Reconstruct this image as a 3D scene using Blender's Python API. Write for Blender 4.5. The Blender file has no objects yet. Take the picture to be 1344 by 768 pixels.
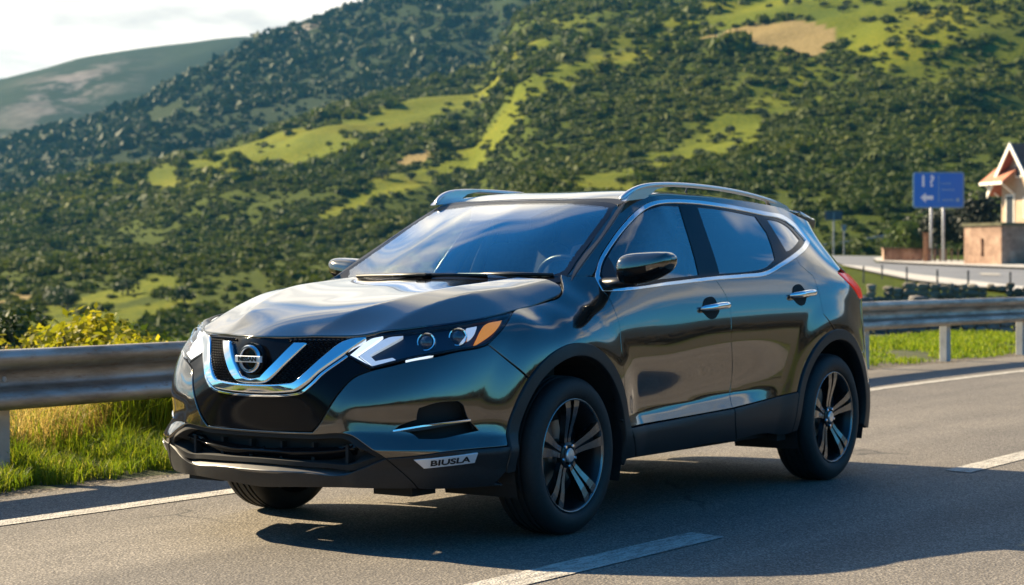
import bpy, bmesh, math, random
import numpy as np
from mathutils import Vector, Matrix
from mathutils.geometry import delaunay_2d_cdt
R = math.radians
rnd = random.Random(7)
scene = bpy.context.scene
COL = scene.collection

# ---------------------------------------------------------------- camera, sky, sun, exposure
cam_d = bpy.data.cameras.new('camera'); cam = bpy.data.objects.new('camera', cam_d); COL.objects.link(cam)
cam.location = (7.100, 5.409, 1.158)
cam.rotation_euler = (R(90 - 0.72), 0, R(214.29 - 90))
cam_d.sensor_width = 36; cam_d.lens = 2546.96 / 1344 * 36
cam_d.clip_start = .1; cam_d.clip_end = 12000
cam_d.dof.use_dof = True; cam_d.dof.focus_distance = 8.1; cam_d.dof.aperture_fstop = 4.6
scene.camera = cam

SUN_ROT = math.atan2(.20, -1.60)                  # where the sun stands, as seen from the car: (x, y) = (.20, -1.60)
SUN_EL = R(31.0)
sd = Vector((.20, -1.60, 0)).normalized() * math.cos(SUN_EL); sd.z = math.sin(SUN_EL)
sun_d = bpy.data.lights.new('sun', 'SUN'); sun = bpy.data.objects.new('sun', sun_d); COL.objects.link(sun)
sun_d.energy = 5.0; sun_d.angle = R(.5); sun_d.color = (1, .82, .55)
sun.rotation_euler = sd.to_track_quat('Z', 'Y').to_euler()

W = bpy.data.worlds.new('World'); scene.world = W; W.use_nodes = True
nt = W.node_tree; nt.nodes.clear()
def wn(t, **k):
    n = nt.nodes.new(t)
    for a, b in k.items(): setattr(n, a, b)
    return n
wo = wn('ShaderNodeOutputWorld'); bg = wn('ShaderNodeBackground'); bg.inputs[1].default_value = .05
sky = wn('ShaderNodeTexSky'); sky.sky_type = 'NISHITA'; sky.sun_disc = False
sky.sun_elevation = SUN_EL; sky.sun_rotation = math.atan2(.20, -1.60)   # clockwise from +y
sky.air_density = 1.0; sky.dust_density = .3; sky.ozone_density = 3.5
tc = wn('ShaderNodeTexCoord'); sep = wn('ShaderNodeSeparateXYZ'); nt.links.new(tc.outputs['Generated'], sep.inputs[0])
# clouds lie on a flat deck: direction divided by its height
zz = wn('ShaderNodeMath', operation='MAXIMUM'); zz.inputs[1].default_value = .0; nt.links.new(sep.outputs[2], zz.inputs[0])
za = wn('ShaderNodeMath', operation='ADD'); za.inputs[1].default_value = .16; nt.links.new(zz.outputs[0], za.inputs[0])
dv = wn('ShaderNodeVectorMath', operation='DIVIDE'); nt.links.new(tc.outputs['Generated'], dv.inputs[0]); nt.links.new(za.outputs[0], dv.inputs[1])
mp = wn('ShaderNodeMapping'); mp.inputs['Location'].default_value = (3.1, 1.7, 0); mp.inputs['Scale'].default_value = (1.0, 1.0, .0); nt.links.new(dv.outputs[0], mp.inputs[0])
nz = wn('ShaderNodeTexNoise'); nz.inputs['Scale'].default_value = 1.15; nz.inputs['Detail'].default_value = 4.5; nz.inputs['Roughness'].default_value = .58; nz.inputs['Distortion'].default_value = .5
nt.links.new(mp.outputs[0], nz.inputs['Vector'])
# thicker towards the sun's side of the sky
dt = wn('ShaderNodeVectorMath', operation='DOT_PRODUCT'); dt.inputs[1].default_value = (-.62, -.78, 0.0); nt.links.new(tc.outputs['Generated'], dt.inputs[0])
ma = wn('ShaderNodeMath', operation='MULTIPLY_ADD'); ma.inputs[1].default_value = .31; nt.links.new(dt.outputs['Value'], ma.inputs[0]); nt.links.new(nz.outputs[0], ma.inputs[2])
mb2 = wn('ShaderNodeMath', operation='MULTIPLY_ADD'); mb2.inputs[1].default_value = -.10; nt.links.new(zz.outputs[0], mb2.inputs[0]); nt.links.new(ma.outputs[0], mb2.inputs[2])   # thins out overhead
rp = wn('ShaderNodeValToRGB'); rp.color_ramp.elements[0].position = .57; rp.color_ramp.elements[1].position = .71
nt.links.new(mb2.outputs[0], rp.inputs[0])
nz2 = wn('ShaderNodeTexNoise'); nz2.inputs['Scale'].default_value = 2.6; nz2.inputs['Detail'].default_value = 5; nt.links.new(mp.outputs[0], nz2.inputs['Vector'])
rc = wn('ShaderNodeValToRGB'); rc.color_ramp.elements[0].position = .36; rc.color_ramp.elements[1].position = .60
rc.color_ramp.elements[0].color = (5.2, 5.2, 5.0, 1); rc.color_ramp.elements[1].color = (11.5, 10.6, 9.2, 1)
nt.links.new(nz2.outputs[0], rc.inputs[0])
bd = wn('ShaderNodeMath', operation='MULTIPLY_ADD'); bd.use_clamp = False; bd.inputs[1].default_value = .40; bd.inputs[2].default_value = .66; nt.links.new(dt.outputs['Value'], bd.inputs[0])
bm_ = wn('ShaderNodeMath', operation='MAXIMUM'); bm_.inputs[1].default_value = .6; nt.links.new(bd.outputs[0], bm_.inputs[0])
cb = wn('ShaderNodeVectorMath', operation='SCALE'); nt.links.new(rc.outputs[0], cb.inputs[0]); nt.links.new(bm_.outputs[0], cb.inputs['Scale'])   # brighter near the sun
mx = wn('ShaderNodeMix', data_type='RGBA'); nt.links.new(rp.outputs[0], mx.inputs[0]); hs = wn('ShaderNodeHueSaturation'); hs.inputs['Saturation'].default_value = 1.3; nt.links.new(sky.outputs[0], hs.inputs['Color'])
tn = wn('ShaderNodeMix', data_type='RGBA', blend_type='MULTIPLY'); tn.inputs[0].default_value = 1; tn.inputs[7].default_value = (.50, 1.15, 1.28, 1)
nt.links.new(hs.outputs[0], tn.inputs[6]); nt.links.new(tn.outputs[2], mx.inputs[6]); nt.links.new(cb.outputs[0], mx.inputs[7])
nt.links.new(mx.outputs[2], bg.inputs[0]); nt.links.new(bg.outputs[0], wo.inputs[0])

scene.view_settings.view_transform = 'Standard'; scene.view_settings.look = 'None'
scene.view_settings.exposure = 1.75; scene.view_settings.gamma = 1; scene.view_settings.use_curve_mapping = False
scene.cycles.use_denoising = True
scene.cycles.max_bounces = 8; scene.cycles.transparent_max_bounces = 24

# ---------------------------------------------------------------- helpers
def tag(o, label=None, cat=None, group=None, kind=None):
    if label: o['label'] = label
    if cat: o['category'] = cat
    if group: o['group'] = group
    if kind: o['kind'] = kind
    return o
def empty(name, loc=(0, 0, 0), rz=0, **k):
    o = bpy.data.objects.new(name, None); COL.objects.link(o); o.location = loc; o.rotation_euler.z = rz
    o.empty_display_size = .2
    return tag(o, **k)
def mesh_obj(name, V, F, mat, parent=None, N=None, smooth=True, mats=None, midx=None):
    me = bpy.data.meshes.new(name)
    V = np.asarray(V, float).reshape(-1, 3)
    me.from_pydata(V.tolist(), [], [tuple(int(i) for i in f) for f in F])
    for m in (mats or [mat]): me.materials.append(m)
    if midx is not None: me.polygons.foreach_set('material_index', np.asarray(midx, np.int32))
    me.polygons.foreach_set('use_smooth', np.full(len(me.polygons), bool(smooth)))
    me.update()
    if N is not None: me.normals_split_custom_set_from_vertices(np.asarray(N, float).tolist())
    o = bpy.data.objects.new(name, me); COL.objects.link(o)
    if parent: o.parent = parent
    return o
def tri_obj(name, V, nper, mat, parent=None, attr=None, mats=None, midx=None):
    # V: (n*nper, 3) unshared polygons of nper corners, built fast
    V = np.asarray(V, np.float32).reshape(-1, 3); n = len(V) // nper
    me = bpy.data.meshes.new(name)
    me.vertices.add(len(V)); me.vertices.foreach_set('co', V.ravel())
    me.loops.add(len(V)); me.loops.foreach_set('vertex_index', np.arange(len(V), dtype=np.int32))
    me.polygons.add(n); me.polygons.foreach_set('loop_start', np.arange(0, len(V), nper, dtype=np.int32))
    try: me.polygons.foreach_set('loop_total', np.full(n, nper, np.int32))
    except Exception: pass
    for m in (mats or [mat]): me.materials.append(m)
    if midx is not None: me.polygons.foreach_set('material_index', np.asarray(midx, np.int32))
    me.update(calc_edges=True); me.validate()
    if attr is not None:
        a = me.attributes.new('tint', 'FLOAT', 'POINT'); a.data.foreach_set('value', np.asarray(attr, np.float32))
    o = bpy.data.objects.new(name, me); COL.objects.link(o)
    if parent: o.parent = parent
    return o
class MB:
    def __init__(s): s.V = []; s.F = []
    def add(s, V, F):
        b = len(s.V); s.V += [tuple(map(float, v)) for v in V]; s.F += [tuple(b + i for i in f) for f in F]; return s
    def box(s, c, h, M=None, bev=0.0):
        bm = bmesh.new(); bmesh.ops.create_cube(bm, size=1)
        for v in bm.verts: v.co = Vector((v.co.x * h[0], v.co.y * h[1], v.co.z * h[2]))
        if bev: bmesh.ops.bevel(bm, geom=bm.edges[:], offset=bev, segments=2, affect='EDGES', profile=.5)
        bm.verts.index_update()
        M = M or Matrix()
        s.add([M @ v.co + Vector(c) for v in bm.verts], [[v.index for v in f.verts] for f in bm.faces]); bm.free(); return s
    def tube(s, P, r, n=10, cap=True, flat=None):
        P = [Vector(p) for p in P]; rs = r if isinstance(r, (list, tuple)) else [r] * len(P)
        b = len(s.V); up = None
        for i, p in enumerate(P):
            t = (P[min(i + 1, len(P) - 1)] - P[max(i - 1, 0)]).normalized()
            if up is None:
                up = Vector((0, 0, 1)) if abs(t.z) < .9 else Vector((1, 0, 0))
            a = t.cross(up).normalized(); up = a.cross(t).normalized()
            for k in range(n):
                th = 2 * math.pi * k / n
                q = p + a * math.cos(th) * rs[i] * (flat or 1) + up * math.sin(th) * rs[i]
                s.V.append(tuple(q))
        for i in range(len(P) - 1):
            for k in range(n):
                k2 = (k + 1) % n
                s.F.append((b + i * n + k, b + i * n + k2, b + (i + 1) * n + k2, b + (i + 1) * n + k))
        if cap:
            s.F.append(tuple(b + k for k in range(n))[::-1]); s.F.append(tuple(b + (len(P) - 1) * n + k for k in range(n)))
        return s
    def lathe(s, prof, M=None, n=48, close=False):
        # profile (radius, height) turned round the local z axis
        M = M or Matrix(); b = len(s.V)
        for r, h in prof:
            for k in range(n):
                th = 2 * math.pi * k / n; s.V.append(tuple(M @ Vector((r * math.cos(th), r * math.sin(th), h))))
        m = len(prof)
        for i in range(m if close else m - 1):
            for k in range(n):
                k2 = (k + 1) % n; j = (i + 1) % m
                s.F.append((b + i * n + k, b + i * n + k2, b + j * n + k2, b + j * n + k))
        return s
    def prism(s, poly, h0, h1, M=None, bev=0.0):
        # polygon (x, y) raised from h0 to h1, its top drawn in by bev
        M = M or Matrix(); n = len(poly); b = len(s.V); P = np.array(poly, float)
        area = .5 * np.sum(P[:, 0] * np.roll(P[:, 1], -1) - np.roll(P[:, 0], -1) * P[:, 1])
        if area < 0: P = P[::-1]
        d = np.roll(P, -1, 0) - np.roll(P, 1, 0); nn = np.stack([-d[:, 1], d[:, 0]], 1); nn /= np.linalg.norm(nn, axis=1)[:, None] + 1e-9
        for q in P: s.V.append(tuple(M @ Vector((q[0], q[1], h0))))
        for q in P: s.V.append(tuple(M @ Vector((q[0], q[1], h1 - bev))))
        for q in P + nn * bev: s.V.append(tuple(M @ Vector((q[0], q[1], h1))))
        for k in range(n):
            k2 = (k + 1) % n
            s.F.append((b + k, b + k2, b + n + k2, b + n + k)); s.F.append((b + n + k, b + n + k2, b + 2 * n + k2, b + 2 * n + k))
        s.F.append(tuple(b + 2 * n + k for k in range(n))); s.F.append(tuple(b + k for k in range(n))[::-1])
        return s
    def build(s, name, mat, parent=None, smooth=False, sharp=None):
        o = mesh_obj(name, s.V, s.F, mat, parent, smooth=smooth or sharp is not None)
        if sharp is not None:
            o.data.set_sharp_from_angle(angle=R(sharp))
        return o
def text_mesh(body, size, depth):
    c = bpy.data.curves.new('lettering', 'FONT'); c.body = body; c.size = size; c.extrude = depth; c.align_x = 'CENTER'; c.align_y = 'CENTER'; c.offset = size * .025
    o = bpy.data.objects.new('lettering', c); COL.objects.link(o)
    dg = bpy.context.evaluated_depsgraph_get(); me = bpy.data.meshes.new_from_object(o.evaluated_get(dg))
    V = [tuple(v.co) for v in me.vertices]; F = [tuple(f.vertices) for f in me.polygons]
    bpy.data.objects.remove(o); bpy.data.curves.remove(c); bpy.data.meshes.remove(me)
    return V, F

# ---- materials
def mat(name, col=(.5, .5, .5), rough=.5, metal=0, **k):
    m = bpy.data.materials.new(name); m.use_nodes = True; b = m.node_tree.nodes['Principled BSDF']
    b.inputs['Base Color'].default_value = (*col, 1); b.inputs['Roughness'].default_value = rough; b.inputs['Metallic'].default_value = metal
    for a, v in k.items(): b.inputs[a.replace('_', ' ')].default_value = v
    return m
class NT:
    def __init__(s, m): s.m = m; s.t = m.node_tree; s.b = s.t.nodes.get('Principled BSDF')
    def n(s, t, ins=None, **k):
        n = s.t.nodes.new(t)
        for a, v in k.items(): setattr(n, a, v)
        for a, v in (ins or {}).items():
            if hasattr(v, 'is_output'): s.t.links.new(v, n.inputs[a])
            else: n.inputs[a].default_value = v
        return n
    def link(s, a, b): s.t.links.new(a, b)
    def coord(s, scale=(1, 1, 1), kind='Object'):
        c = s.n('ShaderNodeTexCoord'); return s.n('ShaderNodeMapping', {0: c.outputs[kind], 'Scale': scale}).outputs[0]
    def geo(s, scale=(1, 1, 1)):
        c = s.n('ShaderNodeNewGeometry'); return s.n('ShaderNodeMapping', {0: c.outputs['Position'], 'Scale': scale}).outputs[0]
    def noise(s, v, scale, detail=4, rough=.55, dist=0): return s.n('ShaderNodeTexNoise', {'Vector': v, 'Scale': scale, 'Detail': detail, 'Roughness': rough, 'Distortion': dist}).outputs[0]
    def ramp(s, f, stops):
        r = s.n('ShaderNodeValToRGB', {0: f}); e = r.color_ramp.elements
        while len(e) < len(stops): e.new(.5)
        for i, (p, c) in enumerate(stops):
            e[i].position = p; e[i].color = (*c, 1) if len(c) == 3 else c
        return r.outputs[0]
    def mix(s, f, a, b, blend='MIX'):
        n = s.n('ShaderNodeMix', {0: f, 6: a, 7: b}, data_type='RGBA', blend_type=blend); return n.outputs[2]
    def math(s, op, a, b=0.0): return s.n('ShaderNodeMath', {0: a, 1: b}, operation=op).outputs[0]
    def bump(s, h, strength=.3, dist=.01): s.link(s.n('ShaderNodeBump', {'Height': h, 'Strength': strength, 'Distance': dist}).outputs[0], s.b.inputs['Normal'])
    def set(s, **k):
        for a, v in k.items():
            i = s.b.inputs[a.replace('_', ' ')]
            if hasattr(v, 'is_output'): s.link(v, i)
            else: i.default_value = v
def var(name, c0, c1, scale, rough=.6, bump=0, bscale=None, metal=0, detail=5, bdist=.01, **k):
    m = mat(name, c0, rough, metal, **k); t = NT(m); v = t.geo()
    t.set(Base_Color=t.ramp(t.noise(v, scale, detail), [(.35, c0), (.65, c1)]))
    if bump: t.bump(t.noise(v, bscale or scale * 4, 4), bump, bdist)
    return m
M = {}
p = M['paint'] = mat('bronze_grey_paint', (.12, .11, .097), .11, .9, Coat_Weight=1.0, Coat_Roughness=.015, Coat_IOR=1.6)
t = NT(p); v = t.geo(); f = t.noise(v, 1400, 1)
t.set(Base_Color=t.ramp(f, [(.3, (.100, .091, .079)), (.7, (.155, .141, .122))]))
M['cladding'] = var('black_grained_plastic', (.006, .006, .0065), (.011, .011, .012), 90, .50, .06, 900, bdist=.001)
M['gloss_black'] = mat('gloss_black', (.005, .005, .006), .10, 0, Specular_IOR_Level=.18)
M['satin_black'] = mat('satin_black', (.007, .007, .008), .36)
M['plate'] = mat('bright_badge_metal', (.74, .75, .77), .30, .45)
M['mesh_black'] = mat('mesh_black', (.016, .016, .017), .28)
M['dark'] = mat('unlit_black', (.006, .006, .006), .8)
M['chrome'] = mat('chrome', (.86, .87, .88), .06, 1)
M['satin_silver'] = mat('satin_silver', (.72, .72, .72), .30, .85)
M['skid'] = mat('silver_bumper_trim', (.14, .135, .13), .34, .8, Coat_Weight=.3)
M['rubber'] = var('tyre_rubber', (.006, .006, .006), (.011, .011, .0105), 60, .66, .1, 400, bdist=.002)
M['alloy'] = mat('machined_alloy', (.22, .22, .225), .26, 1)
M['alloy_dark'] = mat('dark_alloy', (.02, .02, .022), .30, .4)
M['disc'] = mat('brake_disc', (.28, .27, .25), .35, 1)
M['red_lens'] = mat('red_lens', (.80, .016, .010), .16, 0, Specular_IOR_Level=.3, Coat_Weight=.25, Emission_Color=(1, .03, .015, 1), Emission_Strength=.10)  # faint glow stands in for sunlight coming through the lens
M['amber'] = mat('amber_lens', (.95, .30, .03), .3, 0, Coat_Weight=.1, Emission_Color=(1, .33, .04, 1), Emission_Strength=.13)  # glow stands in for light an amber reflector throws back
M['white_lens'] = mat('white_lens', (.90, .92, .94), .25, .1, Coat_Weight=.3, Emission_Color=(.85, .93, 1, 1), Emission_Strength=.28)
M['guide'] = mat('glowing_lamp_insert', (.85, .88, .92), .22, .35, Emission_Color=(.85, .93, 1, 1), Emission_Strength=.10)  # glow added to brighten headlamp insides, reflectors and far housing included
M['head_inner'] = mat('headlamp_inner', (.008, .018, .040), .45, .0)
M['trim'] = mat('charcoal_trim', (.022, .023, .026), .55)
M['seat'] = var('seat_cloth', (.060, .064, .070), (.085, .088, .095), 40, .8)
M['beige'] = mat('belt_and_pillar_lining', (.55, .53, .48), .7)
M['letter'] = mat('black_lettering', (.008, .008, .009), .3)
def glass(name, tint, fac, ior=1.5):
    m = bpy.data.materials.new(name); m.use_nodes = True; t = NT(m); t.t.nodes.remove(t.b)
    out = [n for n in t.t.nodes if n.type == 'OUTPUT_MATERIAL'][0]
    g = t.n('ShaderNodeBsdfGlossy', {'Color': (1, 1, 1, 1), 'Roughness': .01}); tr = t.n('ShaderNodeBsdfTransparent', {'Color': (*tint, 1)})
    ge = t.n('ShaderNodeNewGeometry'); dt = t.n('ShaderNodeVectorMath', {0: ge.outputs['Normal'], 1: ge.outputs['Incoming']}, operation='DOT_PRODUCT')
    om = t.math('SUBTRACT', 1.0, t.math('ABSOLUTE', dt.outputs['Value'])); f5 = t.math('POWER', om, 4.5)
    f2 = t.n('ShaderNodeMath', {0: t.math('MULTIPLY', t.math('ADD', t.math('MULTIPLY', f5, .95), .045), fac), 1: 1.0}, operation='MULTIPLY', use_clamp=True)   # Schlick's curve, the same from both sides
    mx = t.n('ShaderNodeMixShader', {0: f2.outputs[0], 1: tr.outputs[0], 2: g.outputs[0]}); t.link(mx.outputs[0], out.inputs[0]); return m
M['glass'] = glass('windscreen_glass', (.78, .90, .90), 2.5); M['side_glass'] = glass('side_glass', (.76, .88, .88), 2.8)
M['glass_dark'] = glass('privacy_glass', (.05, .06, .07), 2.6)
M['lens'] = glass('clear_lens', (.96, .97, .98), .8)

import math
# ---- car surfaces: a plan outline, pushed in and out by smooth height fields
def tps_fit(X, v, lam=1e-5):
    X = np.asarray(X, float); v = np.asarray(v, float); n = len(X)
    r2 = ((X[:, None] - X[None]) ** 2).sum(-1)
    K = 0.5 * r2 * np.log(r2 + 1e-12) + lam * np.eye(n)
    Pm = np.hstack([np.ones((n, 1)), X])
    A = np.block([[K, Pm], [Pm.T, np.zeros((3, 3))]])
    return X, np.linalg.solve(A, np.concatenate([v, np.zeros(3)]))
def tps_eval(m, Q):
    X, w = m; Q = np.asarray(Q, float); out = np.empty(len(Q))
    for i in range(0, len(Q), 20000):
        q = Q[i:i + 20000]
        r2 = ((q[:, None] - X[None]) ** 2).sum(-1)
        out[i:i + 20000] = (0.5 * r2 * np.log(r2 + 1e-12)) @ w[:-3] + w[-3] + q @ w[-2:]
    return out
def sstep(a, b, x):
    t = np.clip((x - a) / (b - a), 0, 1); return t * t * (3 - 2 * t)

OUT = np.array([(1.055, 0), (1.050, .15), (1.036, .30), (1.003, .45), (.937, .58), (.83, .70), (.68, .79), (.48, .85), (.25, .882),
    (0, .893), (-.35, .886), (-.8, .877), (-1.3, .879), (-1.8, .887), (-2.25, .896), (-2.646, .90), (-2.95, .888), (-3.15, .858),
    (-3.32, .785), (-3.43, .62), (-3.49, .35), (-3.51, 0)])
_full = np.vstack([OUT[1:6][::-1] * [1, -1], OUT, OUT[-6:-1][::-1] * [1, -1]])
_S = np.concatenate([[0], np.cumsum(np.linalg.norm(np.diff(_full, axis=0), axis=1))]); _S -= _S[5]
S_MAX = _S[5 + len(OUT) - 1]
def _spl(x, y):                                   # natural cubic spline
    n = len(x); h = np.diff(x); A = np.zeros((n, n)); b = np.zeros((n, y.shape[1]))
    A[0, 0] = A[-1, -1] = 1
    for i in range(1, n - 1):
        A[i, i - 1] = h[i - 1]; A[i, i] = 2 * (h[i - 1] + h[i]); A[i, i + 1] = h[i]
        b[i] = 6 * ((y[i + 1] - y[i]) / h[i] - (y[i] - y[i - 1]) / h[i - 1])
    return np.linalg.solve(A, b)
_M = _spl(_S, _full)
def outline(s):
    s = np.asarray(s, float); i = np.clip(np.searchsorted(_S, s) - 1, 0, len(_S) - 2)
    h = (_S[i + 1] - _S[i])[:, None]; a = (_S[i + 1] - s)[:, None]; b = (s - _S[i])[:, None]
    y0, y1, m0, m1 = _full[i], _full[i + 1], _M[i], _M[i + 1]
    P = m0 * a ** 3 / (6 * h) + m1 * b ** 3 / (6 * h) + (y0 / h - m0 * h / 6) * a + (y1 / h - m1 * h / 6) * b
    T = -m0 * a ** 2 / (2 * h) + m1 * b ** 2 / (2 * h) - (y0 / h - m0 * h / 6) + (y1 / h - m1 * h / 6)
    T /= np.linalg.norm(T, axis=1)[:, None]
    N = np.stack([T[:, 1], -T[:, 0]], 1)          # outward normal (x+ front, y+ left)
    F = P - np.stack([np.clip(P[:, 0], -2.55, 0), 0 * s], 1); F /= np.linalg.norm(F, axis=1)[:, None]
    w = sstep(3.3, 4.2, s)[:, None]; N = N * (1 - w) + F * w   # towards the tail push along a fan, so that the corner never folds
    return P, N / np.linalg.norm(N, axis=1)[:, None]
_sg = np.linspace(0, S_MAX, 1500); _pg, _ng = outline(_sg)
def s_of_xy(x, y):
    # station of a plan point: the outline point whose normal line passes through it
    d = np.array([x, y]) - _pg
    t = np.abs(d[:, 0] * _ng[:, 1] - d[:, 1] * _ng[:, 0]) + 0.02 * np.abs(d[:, 0] * _ng[:, 0] + d[:, 1] * _ng[:, 1])
    k = t.argmin(); return _sg[k], d[k] @ _ng[k]
def s_of_x(x):                                    # station on the flank
    m = (_pg[:, 1] > .6); k = np.abs(_pg[:, 0] - x)[m].argmin(); return _sg[m][k]

_C = []
def _sec(x, rows, y0=None):                       # cross-section given as z:y on the flank
    s = s_of_x(x); P = outline([s])[0][0]
    for z, y in rows: _C.append((s, z, y - P[1]))
def _nrm(xy, rows):                               # section along the outline's normal given as z:offset
    s = s_of_xy(*xy)[0]
    for z, dd in rows: _C.append((s, z, dd))
def _pt(x, y, z):
    s, dd = s_of_xy(x, y); _C.append((s, z, dd))
_nrm((1.055, 0), [(.22, -.05), (.30, -.018), (.36, -.012), (.48, -.014), (.57, 0), (.66, .016), (.70, .018), (.78, .003), (.84, -.008), (.88, -.022), (.93, -.055)])
_nrm((1.050, .15), [(.22, -.05), (.30, -.018), (.36, -.012), (.48, -.010), (.57, .002), (.66, .013), (.70, .010), (.78, -.012), (.84, -.034), (.88, -.052), (.93, -.09)])
_nrm((1.036, .30), [(.22, -.05), (.30, -.020), (.36, -.012), (.48, 0), (.57, .002), (.66, .001), (.70, -.006), (.734, -.018), (.78, -.040), (.84, -.072), (.88, -.094), (.93, -.13)])
_nrm((1.003, .45), [(.22, -.05), (.30, -.022), (.36, -.014), (.45, 0), (.57, 0), (.64, -.012), (.70, -.034), (.74, -.053), (.78, -.075), (.83, -.098), (.88, -.118), (.92, -.15)])
_nrm((.937, .58), [(.22, -.05), (.30, -.022), (.36, -.012), (.45, .0), (.53, -.002), (.60, -.002), (.66, -.012), (.71, -.028), (.76, -.052), (.81, -.080), (.86, -.108), (.89, -.128), (.915, -.148), (.95, -.18)])
_nrm((.83, .70), [(.22, -.05), (.30, -.012), (.36, 0), (.45, .004), (.53, -.002), (.62, 0), (.69, -.010), (.75, -.028), (.80, -.050), (.85, -.082), (.885, -.118), (.92, -.160), (.95, -.20)])
_nrm((.68, .79), [(.22, -.05), (.30, -.012), (.36, 0), (.45, .004), (.53, 0), (.62, 0), (.70, -.008), (.77, -.024), (.84, -.050), (.90, -.088), (.94, -.135), (.97, -.18)])
_nrm((.48, .85), [(.22, -.045), (.30, -.010), (.45, 0), (.62, 0), (.71, -.004), (.78, -.014), (.85, -.032), (.90, -.056), (.94, -.09), (.965, -.13), (.99, -.18)])
_nrm((.25, .882), [(.3, -.01), (.45, 0), (.62, .002), (.75, .002), (.82, -.006), (.88, -.024), (.93, -.055), (.96, -.095), (.98, -.14), (1.0, -.19)])
_nrm((0, .893), [(.3, -.01), (.45, 0), (.62, .004), (.75, .006), (.83, .002), (.89, -.016), (.94, -.045), (.98, -.09), (1.005, -.145), (1.025, -.2)])
_nrm((-.2, .89), [(.25, -.05), (.3, -.03), (.36, -.006), (.45, 0), (.55, -.004), (.65, -.002), (.75, 0), (.82, -.001), (.90, -.014), (.95, -.034), (1.0, -.068), (1.035, -.110), (1.056, -.155), (1.09, -.195), (1.12, -.24)])
_nrm((-.35, .886), [(.90, -.012), (.95, -.024), (1.0, -.045), (1.05, -.076)])
_sec(-.6, [(.22, .80), (.28, .84), (.33, .861), (.38, .874), (.44, .872), (.51, .869), (.58, .869), (.70, .873), (.80, .878), (.88, .875), (.94, .864), (1.0, .847), (1.06, .828)])
for z, xe, ye, yp in [(1.12, -.29, .672, .806), (1.16, -.37, .658, .793), (1.2, -.45, .645, .777), (1.25, -.535, .628, .750), (1.3, -.62, .612, .722), (1.35, -.715, .594, .694), (1.4, -.81, .576, .666), (1.467, -.94, .55, .630)]:
    for t_ in (-.06, 0, .05, .1, .16, .24, .34, .46): _pt(xe - t_, ye + (yp - ye) * (1 - math.exp(-t_ / .125)) if t_ >= 0 else ye - .055, z)
for x, y, z in [(-1.0, .545, 1.495), (-1.06, .575, 1.500)]: _pt(x, y, z)
_sec(-1.2, [(.22, .80), (.28, .836), (.33, .859), (.38, .874), (.44, .870), (.51, .866), (.58, .866), (.70, .871), (.80, .879), (.88, .880), (.93, .874), (1.0, .858), (1.06, .842), (1.10, .828), (1.2, .777), (1.3, .722), (1.4, .666), (1.48, .622), (1.52, .596)])
_sec(-1.6, [(.22, .80), (.28, .837), (.33, .860), (.38, .876), (.44, .873), (.51, .870), (.60, .872), (.70, .876), (.80, .884), (.89, .885), (.94, .878), (1.0, .864), (1.06, .848), (1.12, .826), (1.2, .785), (1.3, .727), (1.4, .670), (1.48, .628), (1.52, .602)])
_sec(-2.0, [(.22, .80), (.28, .838), (.33, .862), (.38, .880), (.44, .879), (.51, .878), (.62, .880), (.72, .884), (.82, .891), (.90, .891), (.95, .884), (1.0, .872), (1.06, .856), (1.12, .835), (1.2, .793), (1.3, .730), (1.4, .668), (1.48, .624), (1.52, .598)])
_sec(-2.3, [(.3, .858), (.40, .885), (.50, .884), (.60, .885), (.72, .893), (.83, .899), (.92, .896), (.98, .884), (1.05, .864), (1.12, .838), (1.2, .798), (1.3, .735), (1.4, .667), (1.47, .62), (1.51, .59)])
_sec(-2.646, [(.3, .87), (.45, .888), (.58, .896), (.72, .904), (.85, .905), (.95, .895), (1.02, .876), (1.08, .853), (1.15, .820), (1.22, .783), (1.3, .730), (1.4, .655), (1.46, .606), (1.5, .575)])
_sec(-2.95, [(.3, .86), (.45, .880), (.60, .884), (.75, .882), (.88, .874), (.98, .862), (1.06, .842), (1.12, .810), (1.2, .740), (1.3, .664), (1.4, .590), (1.45, .555)])
for x, y, z in [(-3.15, .86, .35), (-3.15, .86, .5), (-3.14, .855, .65), (-3.12, .845, .8), (-3.12, .83, .95), (-3.12, .81, 1.06), (-3.07, .76, 1.14), (-3.07, .69, 1.22), (-3.05, .63, 1.3), (-3.05, .56, 1.4),
                (-3.32, .785, .35), (-3.32, .785, .5), (-3.30, .775, .66), (-3.29, .775, .80), (-3.27, .77, .95), (-3.25, .765, 1.06), (-3.16, .70, 1.15), (-3.14, .63, 1.24), (-3.10, .57, 1.32),
                (-3.43, .62, .35), (-3.43, .62, .55), (-3.40, .6, .7), (-3.36, .58, .9), (-3.33, .57, 1.08), (-3.22, .52, 1.22), (-3.14, .48, 1.35),
                (-3.49, .35, .35), (-3.49, .35, .55), (-3.45, .35, .8), (-3.40, .35, 1.08), (-3.26, .33, 1.25), (-3.18, .3, 1.38),
                (-3.51, 0, .35), (-3.51, 0, .55), (-3.47, 0, .8), (-3.42, 0, 1.08), (-3.28, 0, 1.25), (-3.20, 0, 1.38)]:
    _pt(x, y, z)
_C = np.array(_C); _TB = tps_fit(_C[:, :2], _C[:, 2], 4e-4)
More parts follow.
